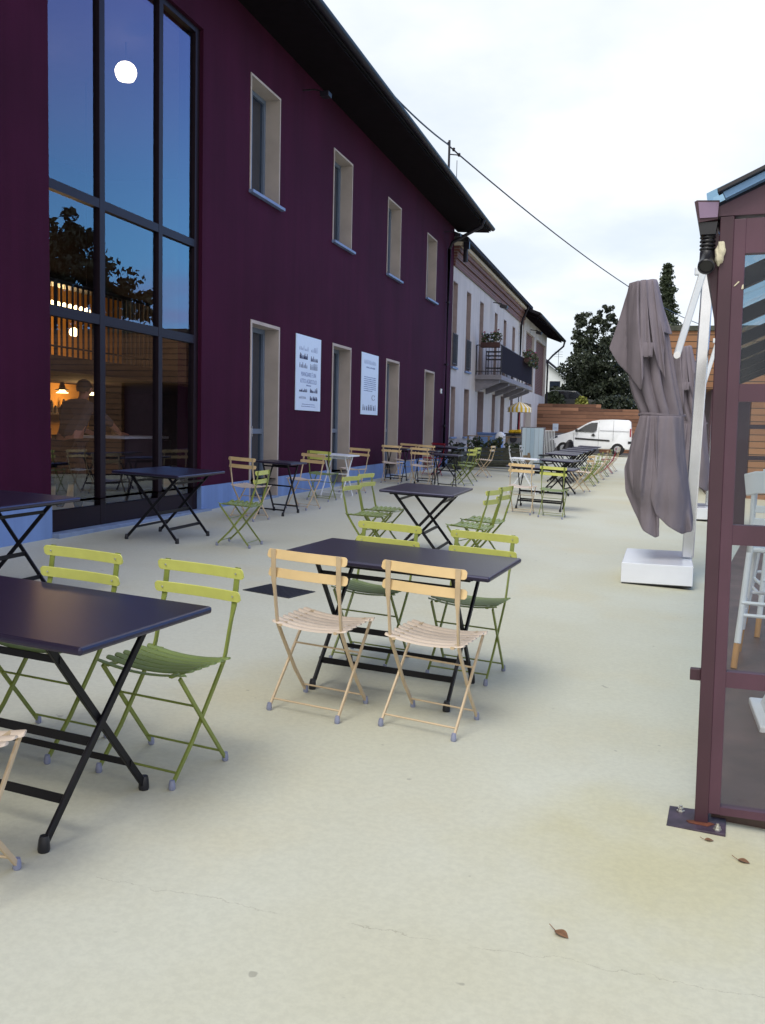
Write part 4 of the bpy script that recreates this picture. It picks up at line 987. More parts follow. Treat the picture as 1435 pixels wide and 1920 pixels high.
# rear frame with rails
bm = NB(); box(bm, .10, .30, DG + .01, DG + .08, 0, HE - .002)
for z in (.62, 1.12, 1.62): box(bm, .302, WG - .002, DG + .02, DG + .07, z, z + .07)
box(bm, 1.5, 1.58, DG + .012, DG + .078, 0, HE - .004); ghp('rear_sash', bm, M['maroon_dark'])
bm = NB(); box(bm, -.04, .0, .03, .06, .555, .60, .003); ghp('hinge_tab', bm, M['maroon_dark'])
bm = NB(); box(bm, -.10, .115, -.075, .135, -.012, .006, .002); bp_ = ghp('base_plate', bm, M['rust_plate'])
for px, py in ((-.055, .09), (.085, -.045)):
    bm = NB(); lathe(bm, [(.016, .006), (.016, .010), (.011, .010), (.011, .020), (.006, .020), (.006, .030)], 6, (px, py, 0)); ghp('bolt', bm, M['screw'], bp_)
bm = NB(); prism(bm, [(-.02, -.02), (.05, -.03), (.075, .0), (.06, .01), (.0, .012), (-.03, .0)], .0065, .0085, 'XY'); ghp('rust_stain', bm, M['rust'], bp_)
bm = NB(); box(bm, .06, WG, .08, DG, -.03, .018); ghp('floor', bm, M['deck'])

# white bar stools and a white pedestal inside
def bar_stool(label, x, y, rz):
    o = thing('bar_stool', label, 'bar stool', (x, y, gz(x, y) + .03), rz, 'white bar stools in the greenhouse')
    for sx in (-1, 1):
        bm = NB(); tube(bm, [(sx * .23, -.26, .16), (sx * .19, -.20, .74), (sx * .18, -.22, 1.18)], .021, 10); lg = obj('leg', bm, M['white_paint'], o, smooth=True)
        bm = NB(); tube(bm, [(sx * .243, -.278, 0), (sx * .231, -.262, .158)], .0205, 10); obj('leg_tip', bm, M['tan_dip'], lg, smooth=True)
        bm = NB(); tube(bm, [(sx * .23, .24, .16), (sx * .17, .17, .74)], .021, 10); lg = obj('leg', bm, M['white_paint'], o, smooth=True)
        bm = NB(); tube(bm, [(sx * .245, .257, 0), (sx * .231, .242, .158)], .0205, 10); obj('leg_tip', bm, M['tan_dip'], lg, smooth=True)
    bm = NB(); box(bm, -.21, .21, -.20, .20, .74, .775, .015); obj('seat', bm, M['white_paint'], o, smooth=True)
    bm = NB()
    for z in (.86, .94, 1.02): sweep(bm, [(-.18, -.21, z), (-.08, -.24, z), (.08, -.24, z), (.18, -.21, z)], rect(.008, .022))
    sweep(bm, [(-.23, -.18, 1.17), (-.17, -.25, 1.19), (0, -.28, 1.20), (.17, -.25, 1.19), (.23, -.18, 1.17)], rect(.014, .07)); obj('backrest', bm, M['white_paint'], o, smooth=True)
    for z in (.30, .38):
        for p0, p1 in (((-.22, -.24, z), (-.21, .22, z)), ((.22, -.24, z), (.21, .22, z)), ((-.215, .225, z + .04), (.215, .225, z + .04)), ((-.22, -.245, z + .04), (.22, -.245, z + .04))):
            bm = NB(); tube(bm, [p0, p1], .012, 8); obj('stretcher', bm, M['white_paint'], o, smooth=True)
bar_stool('white bar stool with bare wood leg tips, nearer one inside the greenhouse', .86, 6.63, R(-8))
bar_stool('white bar stool with bare wood leg tips, farther one inside the greenhouse', 1.05, 7.75, R(4))
o = thing('pedestal_table', 'white pedestal table cut by the right edge inside the greenhouse', 'table', (.885, 5.28, gz(.885, 5.28) + .02))
bm = NB(); box(bm, -.29, .3, -.26, .3, 0, .05, .01); obj('base', bm, M['white_paint'], o)
bm = NB(); prism(bm, [(-.24, .051), (.24, .051), (.06, .45), (.06, .68), (-.06, .68), (-.06, .45)], -.2, .2, 'XZ'); obj('column', bm, M['white_paint'], o)
bm = NB(); box(bm, -.1, .6, -.3, .3, .682, .71, .008); obj('tabletop', bm, M['white_paint'], o)

# ------------------------------------------------------------------ cantilever umbrellas (furled)
def umbrella(label, x, y, rz, seed):
    o = thing('cantilever_umbrella', label, 'umbrella', (x, y, gz(x, y)), rz, 'furled cantilever umbrellas')
    # local origin: front-left corner of the base block
    bm = NB(); box(bm, 0, .665, 0, 1.22, .012, .205, .006)
    bs = obj('base', bm, mat('glossy_white_base', (.78, .80, .86), .18, var=.02), o)
    bm = NB(); box(bm, .01, .655, .01, 1.21, 0, .0118); obj('base_feet', bm, M['trim'], bs)
    mx, my = .622, .66
    mt_ = Matrix.Translation((mx, my, .206)) @ Matrix.Rotation(R(1.15), 4, 'Y')
    bm = NB(); box(bm, -.058, .058, -.045, .045, 0, 2.92, .012, mtx=mt_); mast = obj('mast', bm, M['chrome'], o)
    bm = NB(); box(bm, -.052, .052, -.05, .05, 2.922, 2.96, .01, mtx=mt_); obj('mast_cap', bm, M['trim'], mast)
    tx = mx + .058
    bm = NB(); sweep(bm, [(tx - .05, my - .05, 3.06), (tx - .255, my - .10, 2.25)], rect(.026, .032)); obj('arm', bm, M['white_paint'], o, smooth=True)
    bm = NB(); lathe(bm, [(.034, -.04), (.034, .04)], 12, (tx - .258, my - .10, 2.235), 'Y'); obj('arm_joint', bm, M['chrome'], o, smooth=True)
    bm = NB(); box(bm, tx - .13, tx - .03, my - .07, my - .02, 3.02, 3.10, .01); obj('arm_bracket', bm, M['white_paint'], o)
    # furled canopy: a pleated core (left edge, right edge, half depth at each height) ...
    prof = [(2.945, -.060, .195, .12, .04), (2.92, -.070, .208, .135, .08), (2.80, -.075, .245, .15, .14), (2.6, -.07, .30, .165, .18), (2.4, -.06, .345, .18, .2), (2.15, -.045, .395, .19, .22), (1.95, -.030, .440, .19, .22), (1.78, .03, .480, .18, .2),
            (1.66, .095, .510, .165, .16), (1.615, .100, .513, .165, .16), (1.5, .06, .525, .18, .2), (1.3, .0, .545, .20, .26), (1.1, -.01, .565, .215, .28), (.95, .02, .58, .22, .3), (.85, .07, .585, .21, .32), (.74, .14, .58, .19, .34)]
    rng = random.Random(seed); NT = 110; ph = [rng.uniform(0, 6.28) for _ in range(6)]
    yc = .46
    def body_y(x, z):            # front surface of the core at (x, z)
        for (A, B) in zip(prof, prof[1:]):
            if B[0] <= z <= A[0]:
                t = (A[0] - z) / (A[0] - B[0]); l, r, d = (A[k] + (B[k] - A[k]) * t for k in (1, 2, 3)); break
        else: l, r, d = prof[-1][1:4] if z < 1 else prof[0][1:4]
        u = max(-1.0, min(1.0, (x - (l + r) / 2) / ((r - l) / 2)))
        return yc - d * math.sqrt(max(0.0, 1 - u * u))
    bm = NB(); rings = []
    for i, (z, xl, xr, ry, pl) in enumerate(prof):
        ring = []; cx, hx = (xl + xr) / 2, (xr - xl) / 2
        for j in range(NT):
            a = 2 * math.pi * j / NT
            w1 = abs(math.sin(4.5 * a + ph[0] + .3 * math.sin(z * 2.1))) ** .6; w2 = math.sin(13 * a + ph[1] + z * .8); w3 = math.sin(6 * a + ph[2] + z * 1.7)
            k = 1 - pl * (1 - w1) * 2.3 + pl * .10 * w2 + pl * .14 * w3
            k = k + (1 - k) * abs(math.cos(a)) ** 8
            zz_ = z
            if z < 1.0: zz_ = z + (.10 * math.sin(3 * a + 1.1) + .06 * math.sin(7 * a + ph[3])) * (1.0 - z) / .3
            if z > 2.9: zz_ = z + .035 * math.cos(a)
            ring.append(bm.verts.new((cx + hx * k * math.cos(a), yc + ry * k * math.sin(a), zz_)))
        rings.append(ring)
    for A, B in zip(rings, rings[1:]):
        for j in range(NT): bm.faces.new([A[j], A[(j + 1) % NT], B[(j + 1) % NT], B[j]])
    bm.faces.new(rings[0])
    can = obj('canopy', bm, M['canvas'], o, smooth=True)
    can.modifiers.new('thickness', 'SOLIDIFY').thickness = .006
    sm = can.modifiers.new('sub', 'SUBSURF'); sm.levels = 1; sm.render_levels = 1
    # ... and the loose panels hanging outside it, each a draped sheet between a top line and a pointed hem
    def panel(name, cols, folds, amp, out=.02, nz=16, sub=5):
        bm = NB(); G = []; C_ = []
        for A, B in zip(cols, cols[1:]):
            for k in range(sub):
                t = k / sub; C_.append(tuple(A[i] + (B[i] - A[i]) * t for i in range(len(A))))
        C_.append(cols[-1]); n = len(C_)
        for ci, (xt, zt_, xb, zb, dy) in enumerate(C_):
            u = ci / (n - 1); col = []
            for k in range(nz + 1):
                t = k / nz; x = xt + (xb - xt) * t ** 1.15; z = zt_ + (zb - zt_) * t
                fy = 4.2 * amp * (.3 + .8 * t) * (1.3 * abs(math.sin(u * folds * 3.6 + .5 * math.sin(t * 2 + u * 3))) ** .7 - .7 + .25 * math.sin(u * folds * 13 + t * 3))
                col.append(bm.verts.new((x, body_y(x, z) - out - .030 - .012 * t + fy + dy * t, z)))
            G.append(col)
        for A, B in zip(G, G[1:]):
            for k in range(nz): bm.faces.new([A[k], B[k], B[k + 1], A[k + 1]])
        p_ = obj(name, bm, M['canvas'], can, smooth=True)
        p_.modifiers.new('thickness', 'SOLIDIFY').thickness = .006
        m_ = p_.modifiers.new('sub', 'SUBSURF'); m_.levels = 1; m_.render_levels = 1
        return p_
    panel('canopy_panel', [(-.062, 2.92, -.24, 2.30, .10), (-.03, 2.925, -.14, 2.14, .04), (.0, 2.93, -.02, 2.02, 0), (.035, 2.935, .10, 1.86, -.01), (.06, 2.935, .125, 2.02, 0)], 1.2, .016, .03)
    panel('canopy_panel', [(.05, 2.935, .085, 2.20, 0), (.075, 2.94, .135, 2.19, 0), (.10, 2.94, .19, 2.20, 0)], .8, .008, .045, sub=6)
    panel('canopy_panel', [(.10, 2.94, .20, 2.28, 0), (.13, 2.945, .26, 2.10, 0), (.155, 2.945, .325, 1.97, -.02), (.17, 2.945, .30, 2.22, 0), (.185, 2.945, .30, 2.40, 0)], 1.1, .012, .028)
    panel('canopy_panel', [(.165, 2.945, .29, 2.43, 0), (.185, 2.95, .33, 2.425, 0), (.20, 2.945, .372, 2.43, .05)], .7, .006, .04, sub=5)
    panel('canopy_panel', [(.10, 1.63, -.035, 1.10, .16), (.13, 1.63, -.015, .86, .10), (.17, 1.63, .09, .66, .03), (.20, 1.63, .18, .50, 0), (.235, 1.63, .30, .43, -.01), (.25, 1.63, .335, .45, .02), (.27, 1.63, .33, .55, .06)], 2.0, .020, .03)
    panel('canopy_panel', [(.27, 1.63, .235, .82, .02), (.30, 1.63, .30, .66, -.02), (.36, 1.63, .41, .56, -.03), (.42, 1.63, .56, .475, -.03), (.46, 1.63, .65, .51, 0), (.50, 1.63, .655, .62, .06)], 1.3, .018, .05)
    bm = NB(); box(bm, .078, .195, body_y(.13, 2.26) - .068, body_y(.13, 2.26) - .052, 2.19, 2.33, .006); obj('rib_pocket', bm, M['canvas'], can, smooth=True)
    bm = NB(); pts = [(.305 + .222 * math.cos(a), yc + .20 * math.sin(a), 1.64 + .010 * math.sin(2 * a)) for a in [i * 2 * math.pi / 40 for i in range(41)]]
    sweep(bm, pts, rect(.005, .010)); obj('tie_strap', bm, M['canvas'], can)
    return o
umbrella('near furled taupe cantilever umbrella on a glossy white base beside the greenhouse', -.215, 9.455, R(-1), 3)
umbrella('farther furled taupe cantilever umbrella partly hidden behind the near one', .40, 16.95, R(-1), 8)

# ------------------------------------------------------------------ bistro chairs
def slat(bm, w, h, t, y, z, sag, sagz=0.0, tilt=0.0, n=12, flat=False):
    """one curved metal slat running across x with rounded ends"""
    pts, sca = [], []
    us = [-1, -.988, -.96, -.92, -.7, -.45, -.2, .0, .2, .45, .7, .92, .96, .988, 1]
    for u in us:
        pts.append((u * w / 2, y - sag * (1 - u * u), z - sagz * (1 - u * u)))
        e = max(0.0, (abs(u) - .92) / .08); k_ = 1 - .5 * e ** 3; sca.append((1, k_) if not flat else (k_, 1))
    a_ = h / 2
    sec = rect(t / 2, h / 2) if not flat else [(-a_, -.003), (-a_ * .93, .0005), (-a_ * .55, .0042), (0, .0055), (a_ * .55, .0042), (a_ * .93, .0005), (a_, -.003), (a_ * .5, -.004), (-a_ * .5, -.004)]
    c, s = math.cos(tilt), math.sin(tilt); sec = [(a * c - b * s, a * s + b * c) for a, b in sec]
    sweep(bm, pts, sec, scales=sca)
def make_chair(name, ms):
    """faces local +y; parts: seat, back slats, uprights running on into the front feet, rear legs, stretchers, caps"""
    back_m, seat_m, leg_m = ms
    o = thing(name, 'bistro chair', 'chair')
    bm = NB(); yy = -.165; 
    for i in range(7):
        z = .452 + .010 * (i / 6) - (.006 if i == 6 else 0); slat(bm, .405, .0445, .008, yy + i * .0545, z, 0, sagz=.022, tilt=(-.25 if i == 6 else 0), flat=True)
    sd_ = obj('seat', bm, seat_m, o, smooth=True)
    for s in (-1, 1):
        bm = NB(); sweep(bm, [(s * .150, -.19, .438), (s * .150, .18, .447)], rect(.009, .006)); obj('seat_rail', bm, leg_m, sd_)
    for z, yb in ((.797, -.243), (.703, -.224)):
        bm = NB(); slat(bm, .425, .047, .006, yb + .012, z, .016, tilt=.16)
        for s in (-1, 1):
            for k in (1, -1): lathe(bm, [(.0048, 0), (.0036, k * .0025)], 8, (s * .175, yb + .009 + k * .0045, z), 'Y', mi=1)
        obj('back_slat', bm, [back_m, M['screw']], o, smooth=True)
    for s in (-1, 1):
        x = s * .175
        bm = NB(); pts = [(x, -.249, .822), (x, -.230, .665), (x, -.218, .625), (x, -.208, .59), (x, -.178, .47), (x, -.165, .437), (x, -.12, .375), (x, .045, .16), (x, .175, .022)]
        sca = [(1, 1), (1, 1), (.62, 1.5), (.42, 2.2), (.42, 2.2), (.42, 2.3), (.42, 2.3), (.42, 2.2), (.42, 2.0)]
        sweep(bm, pts, rect(.0125, .0042), up=(0, 1, .2), scales=sca); up_ = obj('upright', bm, back_m if False else leg_m, o, smooth=True)
        bm = NB(); lathe(bm, [(.011, 0), (.014, .006), (.013, .022), (.010, .038)], 10, (x, .180, 0)); obj('foot_cap', bm, M['cap'], up_, smooth=True)
        x2 = s * .188
        bm = NB(); sweep(bm, [(x2 * .97, .165, .44), (x2 * .985, -.02, .215), (x2, -.183, .022)], rect(.0052, .0088), up=(0, .8, .6)); lg = obj('rear_leg', bm, leg_m, o, smooth=True)
        bm = NB(); lathe(bm, [(.011, 0), (.014, .006), (.013, .022), (.010, .038)], 10, (x2, -.190, 0)); obj('foot_cap', bm, M['cap'], lg, smooth=True)
    for a, b, yb, z in ((-.175, .175, .145, .055), (-.188, .188, -.158, .053), (-.182, .182, .048, .30)):
        bm = NB(); tube(bm, [(a, yb, z), (b, yb, z)], .0048, 6); obj('stretcher', bm, leg_m, o)
    return o
PROTO = {'green': make_chair('bistro_chair', (M['green_lit'], M['green_seat_shaded'], M['green_shaded'])), 'beige': make_chair('bistro_chair', (M['beige'], M['beige_seat'], M['beige_leg'])),
         'white': make_chair('bistro_chair', (M['white_paint'], M['white_paint'], M['white_paint'])), 'red': make_chair('bistro_chair', (M['red'], M['red'], M['red']))}
used = set()
def place(proto, x, y, rz, label, group, used=used):
    o = PROTO[proto]
    if proto in used: o = dup(o)
    used.add(proto); o['label'] = label; o['group'] = group; settle(o, x, y, rz); return o
GRP = {'green': 'green slatted bistro chairs', 'beige': 'cream slatted bistro chairs', 'white': 'white bistro chairs', 'red': 'red bistro chairs'}
def deg(a): return a * math.pi / 180
CH = [
 ('green', -1.885, 3.458, 173.5, 'green bistro chair at the nearest table, in full view right of its far long side'),
 ('green', -2.472, 3.489, 174.7, 'green bistro chair at the nearest table, its lower half hidden behind the tabletop'),
 ('beige', -2.02, 2.30, 8, 'cream bistro chair cut by the left edge, only a seat corner and one foot showing'),
 ('beige', -1.56, 4.504, -7.2, 'cream bistro chair seen from behind at the central table, left of the pair'),
 ('beige', -.979, 4.508, -9.0, 'cream bistro chair seen from behind at the central table, right of the pair'),
 ('green', -1.601, 5.514, 174.6, 'green bistro chair facing the camera behind the central table, left of the pair'),
 ('green', -.997, 5.484, 174.6, 'green bistro chair facing the camera behind the central table, right of the pair'),
 ('green', -2.80, 9.50, -100, 'green bistro chair on the left of the middle table, nearer of two'),
 ('green', -2.82, 10.12, -98, 'green bistro chair on the left of the middle table, farther of two'),
 ('green', -1.70, 9.30, 77, 'green bistro chair on the right of the middle table, nearer of two'),
 ('green', -1.68, 9.92, 79, 'green bistro chair on the right of the middle table, farther of two'),
 ('beige', -5.05, 11.62, -12, 'cream bistro chair by the wall in front of the first door, behind a green chair'),
 ('green', -4.21, 9.40, 93, 'green bistro chair standing alone near the blue base, turned side-on'),
 ('beige', -4.98, 13.42, 168, 'cream bistro chair on the far side of the small black table by the first door'),
 ('green', -5.2, 14.95, -4, 'green bistro chair by the wall beside the white table, near side'),
 ('beige', -5.25, 16.75, 172, 'cream bistro chair behind the white table by the second door'),
 ('beige', -5.35, 19.9, 4, 'cream bistro chair between third door and wall table, front of two'),
 ('beige', -5.45, 21.35, 176, 'cream bistro chair across the wall table, in front of the third door'),
 ('beige', -4.62, 19.6, -6, 'cream bistro chair in the crowded group before the fourth door, nearest of it'),
 ('beige', -4.95, 21.6, -4, 'cream bistro chair behind the nearest one before the fourth door'),
 ('red', -5.25, 23.4, 160, 'dark red bistro chair against the purple wall before the fourth door'),
 ('green', -4.0, 20.9, 70, 'green bistro chair side-on at the right end of the wall group'),
 ('green', -4.15, 22.3, 78, 'green bistro chair side-on behind another at the right end of the wall group'),
 ('beige', -4.15, 24.5, 84, 'cream bistro chair side-on alone in front of the dark planters'),
 ('beige', -1.99, 15.62, -4, 'cream bistro chair beside a green one in the middle distance'),
 ('green', -1.46, 15.40, -4, 'green bistro chair beside a cream one in the middle distance'),
 ('beige', -1.50, 21.9, 74, 'cream bistro chair at the near right end of the long dark table row'),
 ('green', -1.47, 24.2, 88, 'green bistro chair in the right-hand line of the long table row, second from near'),
 ('green', -1.45, 25.7, 92, 'green bistro chair in the right-hand line of the long table row, third from near'),
 ('beige', -1.40, 27.4, 88, 'cream bistro chair in the right-hand line of the long table row, fourth from near'),
 ('green', -1.36, 29.2, 85, 'green bistro chair in the right-hand line of the long table row, fifth from near'),
 ('red', -1.30, 31.2, 88, 'dark red bistro chair near the far end of the long table row'),
 ('beige', -1.25, 33.0, 84, 'cream bistro chair at the far right end of the long table row'),
 ('white', -3.42, 25.6, -84, 'white bistro chair left of the long table row, nearer of two'),
 ('white', -3.30, 27.0, -90, 'white bistro chair left of the long table row, farther of two'),
]
for p, x, y, a, lb in CH: place(p, x, y, deg(a), lb, GRP[p])

# ------------------------------------------------------------------ tables
def legs_x(o, hx, hy, top, m, r=.0115, ty=None, foot=True):
    ty = ty or hy
    for s in (-1, 1):
        for d in (-1, 1):
            x = s * hx + d * .009
            bm = NB(); sweep(bm, [(x, -d * hy, .02), (x, d * ty, top)], rect(.0075, .0145), up=(0, .7, .7)); lg = obj('leg', bm, m, o, smooth=True)
            bm = NB(); lathe(bm, [(.019, 0), (.021, .008), (.018, .04), (.014, .055)], 10, (x, -d * hy, 0)); obj('foot_cap', bm, M['black_plastic'] if m is not M['white_paint'] else m, lg, smooth=True)
def make_rect(name, L_=1.17, W_=.77, m=None, lm=None):
    m = m or M['black_metal']; lm = lm or M['black_leg']
    o = thing(name, 'table', 'table')
    bm = NB(); box(bm, -L_ / 2, L_ / 2, -W_ / 2, W_ / 2, .708, .736, .010); obj('tabletop', bm, m, o)
    hx, hy = .377, .292
    bm = NB()
    for sy in (-1, 1): box(bm, -L_ / 2 + .12, L_ / 2 - .12, sy * hy - .012, sy * hy + .012, .685, .707)
    for sx in (-1, 1): box(bm, sx * .46 - .012, sx * .46 + .012, -hy + .014, hy - .014, .687, .706)
    obj('frame', bm, lm, o)
    legs_x(o, hx, hy, .69, lm, ty=hy * .94)
    def bar(y, z, hh=.016):
        bm = NB(); box(bm, -hx - .002, hx + .002, y - .004, y + .004, z - hh, z + hh); obj('stretcher', bm, lm, o)
    def ly(z, d): return -d * hy + d * hy * 1.94 * (z - .02) / .67
    bar(ly(.14, 1), .14); bar(ly(.14, -1), .14, .012); bar(ly(.30, 1), .30); bar(ly(.63, 1), .63, .012); bar(ly(.63, -1), .63, .012)
    return o
def make_small(name, m, lm, L_=.57, W_=.57):
    o = thing(name, 'table', 'table')
    bm = NB(); box(bm, -L_ / 2, L_ / 2, -W_ / 2, W_ / 2, .710, .735, .009); obj('tabletop', bm, m, o)
    legs_x(o, .19, .28, .705, lm, ty=.16)
    for z, y in ((.08, -.245), (.10, .235), (.40, -.05), (.67, .15), (.67, -.14)):
        bm = NB(); box(bm, -.19, .19, y - .004, y + .004, z - .010, z + .010); obj('stretcher', bm, lm, o)
    return o
tp = {'rect': make_rect('rectangular_table'), 'small': make_small('small_table', M['black_metal'], M['black_leg']), 'white': make_small('small_table', M['white_paint'], M['white_paint'])}
tused = set()
def ptable(k, x, y, a, label, group):
    o = tp[k]
    if k in tused: o = dup(o)
    tused.add(k); o['label'] = label; o['group'] = group; settle(o, x, y, deg(a)); return o
RT, ST = 'black rectangular folding tables', 'small black folding tables'
ptable('rect', -1.311, 5.04, -4.2, 'black rectangular folding table at the centre with two cream and two green chairs', RT)
ptable('rect', -2.225, 2.964, -5.4, 'black rectangular folding table nearest the camera, cut by the left edge', RT)
ptable('rect', -4.53, 5.72, 90, 'black rectangular table at the left edge beside the blue base', RT)
ptable('rect', -5.06, 9.42, 91, 'black rectangular table without chairs in front of the tall glazing', RT)
ptable('rect', -2.27, 9.85, 91, 'black rectangular table in the middle with four green chairs', RT)
ptable('small', -5.02, 12.55, -3, 'small black folding table by the wall in front of the first door', ST)
ptable('white', -5.25, 15.85, -4, 'small white folding table by the wall near the second door', 'small white folding tables')
ptable('small', -5.45, 20.65, 0, 'small black folding table against the wall before the third door', ST)
ptable('small', -4.75, 20.5, 4, 'small black folding table between two cream chairs in the wall group', ST)
ptable('small', -4.02, 19.2, 0, 'small black folding table at the right side of the wall group', ST)
ptable('rect', -5.0, 24.0, 88, 'black rectangular table by the wall at the corner of the purple building', RT)
ptable('rect', -1.8, 16.72, -2, 'black rectangular table hidden behind a cream and a green chair back', RT)
ptable('white', -2.52, 20.0, 88, 'small white folding table before the long dark row', 'small white folding tables')
ptable('rect', -1.85, 20.6, 84, 'black rectangular table just before the long dark row', RT)
for i, yy in enumerate((24.9, 26.3, 28.4, 30.6, 32.9, 35.4)):
    ptable('rect', -2.18 + .01 * i, yy, 90, 'black rectangular table in the long row before the van, %s' % ('nearest of the row', 'second from near', 'third from near', 'fourth from near', 'fifth from near', 'farthest of the row')[i], RT)

# ------------------------------------------------------------------ things on the far terrace
def shell_chair(label, x, y, rz):
    o = thing('shell_chair', label, 'chair', (x, y, gz(x, y)), rz, 'black shell chairs by the row')
    bm = NB(); sec = []
    grid = [[None] * 9 for _ in range(7)]
    for i in range(7):
        for j in range(9):
            a = (j - 4) / 4 * 1.1; z = .45 + i * .085; rr_ = .25 * (1 - max(0, i - 4) * .12)
            grid[i][j] = bm.verts.new((rr_ * math.sin(a), -.24 * math.cos(a) - .02 * i, z - (abs(j - 4) ** 2) * .012 * (i / 6)))
    for i in range(6):
        for j in range(8): bm.faces.new([grid[i][j], grid[i][j + 1], grid[i + 1][j + 1], grid[i + 1][j]])
    b = obj('backrest', bm, M['black_plastic'], o, smooth=True); b.modifiers.new('t', 'SOLIDIFY').thickness = .02
    bm = NB(); lathe(bm, [(.2, .42), (.235, .44), (.235, .46), (.2, .475)], 18); obj('seat', bm, M['black_plastic'], o, smooth=True)
    for s in (-1, 1):
        for t in (-1, 1):
            bm = NB(); tube(bm, [(s * .13, t * .12, .43), (s * .21, t * .2, 0)], .014, 6); obj('leg', bm, M['white_paint'], o)
shell_chair('black round-backed chair behind the long table row, left one of two', -3.22, 31.0, R(150))
shell_chair('black round-backed chair behind the long table row, right one of two', -2.75, 33.2, R(165))

o = thing('screen_panel', 'pale blue wood-plank screen panel standing in front of the van', 'screen', (-3.62, 31.2, gz(-3.6, 31.2)), R(-4))
bm = NB(); box(bm, -.40, .30, -.02, .02, .06, 1.30, .004); obj('panel', bm, boards('pale_blue_planks', (.36, .50, .62), (.62, .74, .84), h=.14, axis='X', gap=.06, groove=.5), o)
bm = NB()
for x in (-.42, .32): box(bm, x - .02, x + .02, -.025, .025, 0, 1.33)
box(bm, -.398, .298, -.018, .018, 1.302, 1.33); obj('frame', bm, M['chrome'], o)
o = thing('crowd_barrier', 'white slatted barrier attached at the right end of the blue screen panel', 'barrier', (-3.12, 31.0, gz(-3.1, 31)), R(20))
bm = NB()
for i in range(7): tube(bm, [(-.14 + i * .05, 0, .1), (-.14 + i * .05, 0, 1.24)], .012, 6)
for z in (.1, 1.24): tube(bm, [(-.15, 0, z), (.17, 0, z)], .016, 6)
obj('bars', bm, M['white_paint'], o)
bm = NB()
for sx in (-.14, .16): tube(bm, [(sx, -.2, .0), (sx, 0, .1), (sx, .2, 0)], .015, 6)
obj('foot', bm, M['white_paint'], o)

# planters and pallet benches
def planter(label, x, y, L_, h, rz, seed, m=M['leaf_mid'], pm=None):
    o = thing('wooden_planter', label, 'planter', (x, y, gz(x, y)), rz, 'wooden planters on the far terrace')
    bm = NB(); nb = int(h / .12)
    for i in range(nb): box(bm, -L_ / 2, L_ / 2, -.2, .2, .04 + i * .12, .04 + i * .12 + .105, .004)
    for sx in (-1, 1): box(bm, sx * (L_ / 2 - .05) - .04, sx * (L_ / 2 - .05) + .04, -.225, -.202, 0, h + .02)
    obj('box', bm, pm or M['grey_wood'], o)
    rng = random.Random(seed); pts = []
    bm = NB()
    for i in range(int(L_ * 7)):
        cx = -L_ / 2 + .1 + rng.random() * (L_ - .2); pts += blob_pts((cx, rng.uniform(-.12, .12), h + rng.uniform(.02, .22)), (.16, .16, .13), 26, rng)
        tube(bm, [(cx, 0, h - .1), (cx + rng.uniform(-.05, .05), 0, h + .25)], .006, 5)
    obj('stems', bm, M['bark'], o)
    bm = NB(); leaves(bm, pts, .085, rng); obj('foliage', bm, m, o)
planter('long weathered planter with dense green plants behind the side-on cream chair', -4.62, 29.4, 1.7, .62, R(6), 31)
planter('weathered planter with dark leafy plants left of the long one', -5.35, 27.6, 1.0, .52, R(80), 32, M['leaf_dark'])
planter('low pallet-wood planter with green plants beside the blue screen', -4.15, 31.4, .9, .45, R(-6), 33, M['leaf_mid'], M['pallet'])
def pallet_bench(label, x, y, L_, rz, h=.45, m=M['grey_wood']):
    o = thing('pallet_bench', label, 'bench', (x, y, gz(x, y)), rz, 'slatted benches on the far terrace')
    bm = NB()
    for i in range(4): box(bm, -L_ / 2, L_ / 2, -.2 + i * .11, -.2 + i * .11 + .09, h - .03, h, .003)
    obj('seat', bm, m, o)
    for sx in (-1, 1):
        bm = NB(); box(bm, sx * (L_ / 2 - .12) - .03, sx * (L_ / 2 - .12) + .03, -.18, .2, 0, h - .032); obj('leg', bm, m, o)
    bm = NB(); box(bm, -L_ / 2 + .152, L_ / 2 - .152, -.01, .02, .12, .17); obj('stretcher', bm, m, o)
pallet_bench('low dark slatted bench in front of the planters, longer one', -4.45, 27.9, 1.5, R(7), .30)
pallet_bench('low dark slatted bench behind the middle chairs, right of the longer one', -3.45, 28.6, 1.0, R(-3), .28)
pallet_bench('pale pallet-wood bench top by the cream house wall', -5.35, 30.6, .9, R(10), .95, M['pallet'])
pallet_bench('pale pallet-wood table left of the blue screen panel', -4.35, 33.2, 1.1, R(-4), .95, M['pallet'])
o = thing('white_dome_lamp', 'white dome shape resting on the planters before the cream house', 'dome lamp', (-5.1, 33.6, gz(-5.1, 33.6)))
bm = NB(); lathe(bm, [(.19, .84)] + [(.19 * math.cos(a), .84 + .24 * math.sin(a)) for a in [i * .26 for i in range(1, 6)]] + [(.01, 1.08)], 18); obj('dome', bm, M['white_paint'], o, smooth=True)
bm = NB(); tube(bm, [(0, 0, 0), (0, 0, .838)], .04, 8); lathe(bm, [(.18, 0), (.16, .03)], 14); obj('pole', bm, M['iron'], o)
o = thing('storage_box', 'blue storage box against the cream wall behind the planters', 'box', (-5.6, 34.0, gz(-5.6, 34)))
bm = NB(); box(bm, -.3, .5, -.35, .35, 0, .95, .01); obj('body', bm, M['base_blue'], o)
bm = NB(); box(bm, -.33, .53, -.38, .38, .952, 1.02, .01); obj('lid', bm, mat('blue_lid', (.12, .2, .42), .5), o)

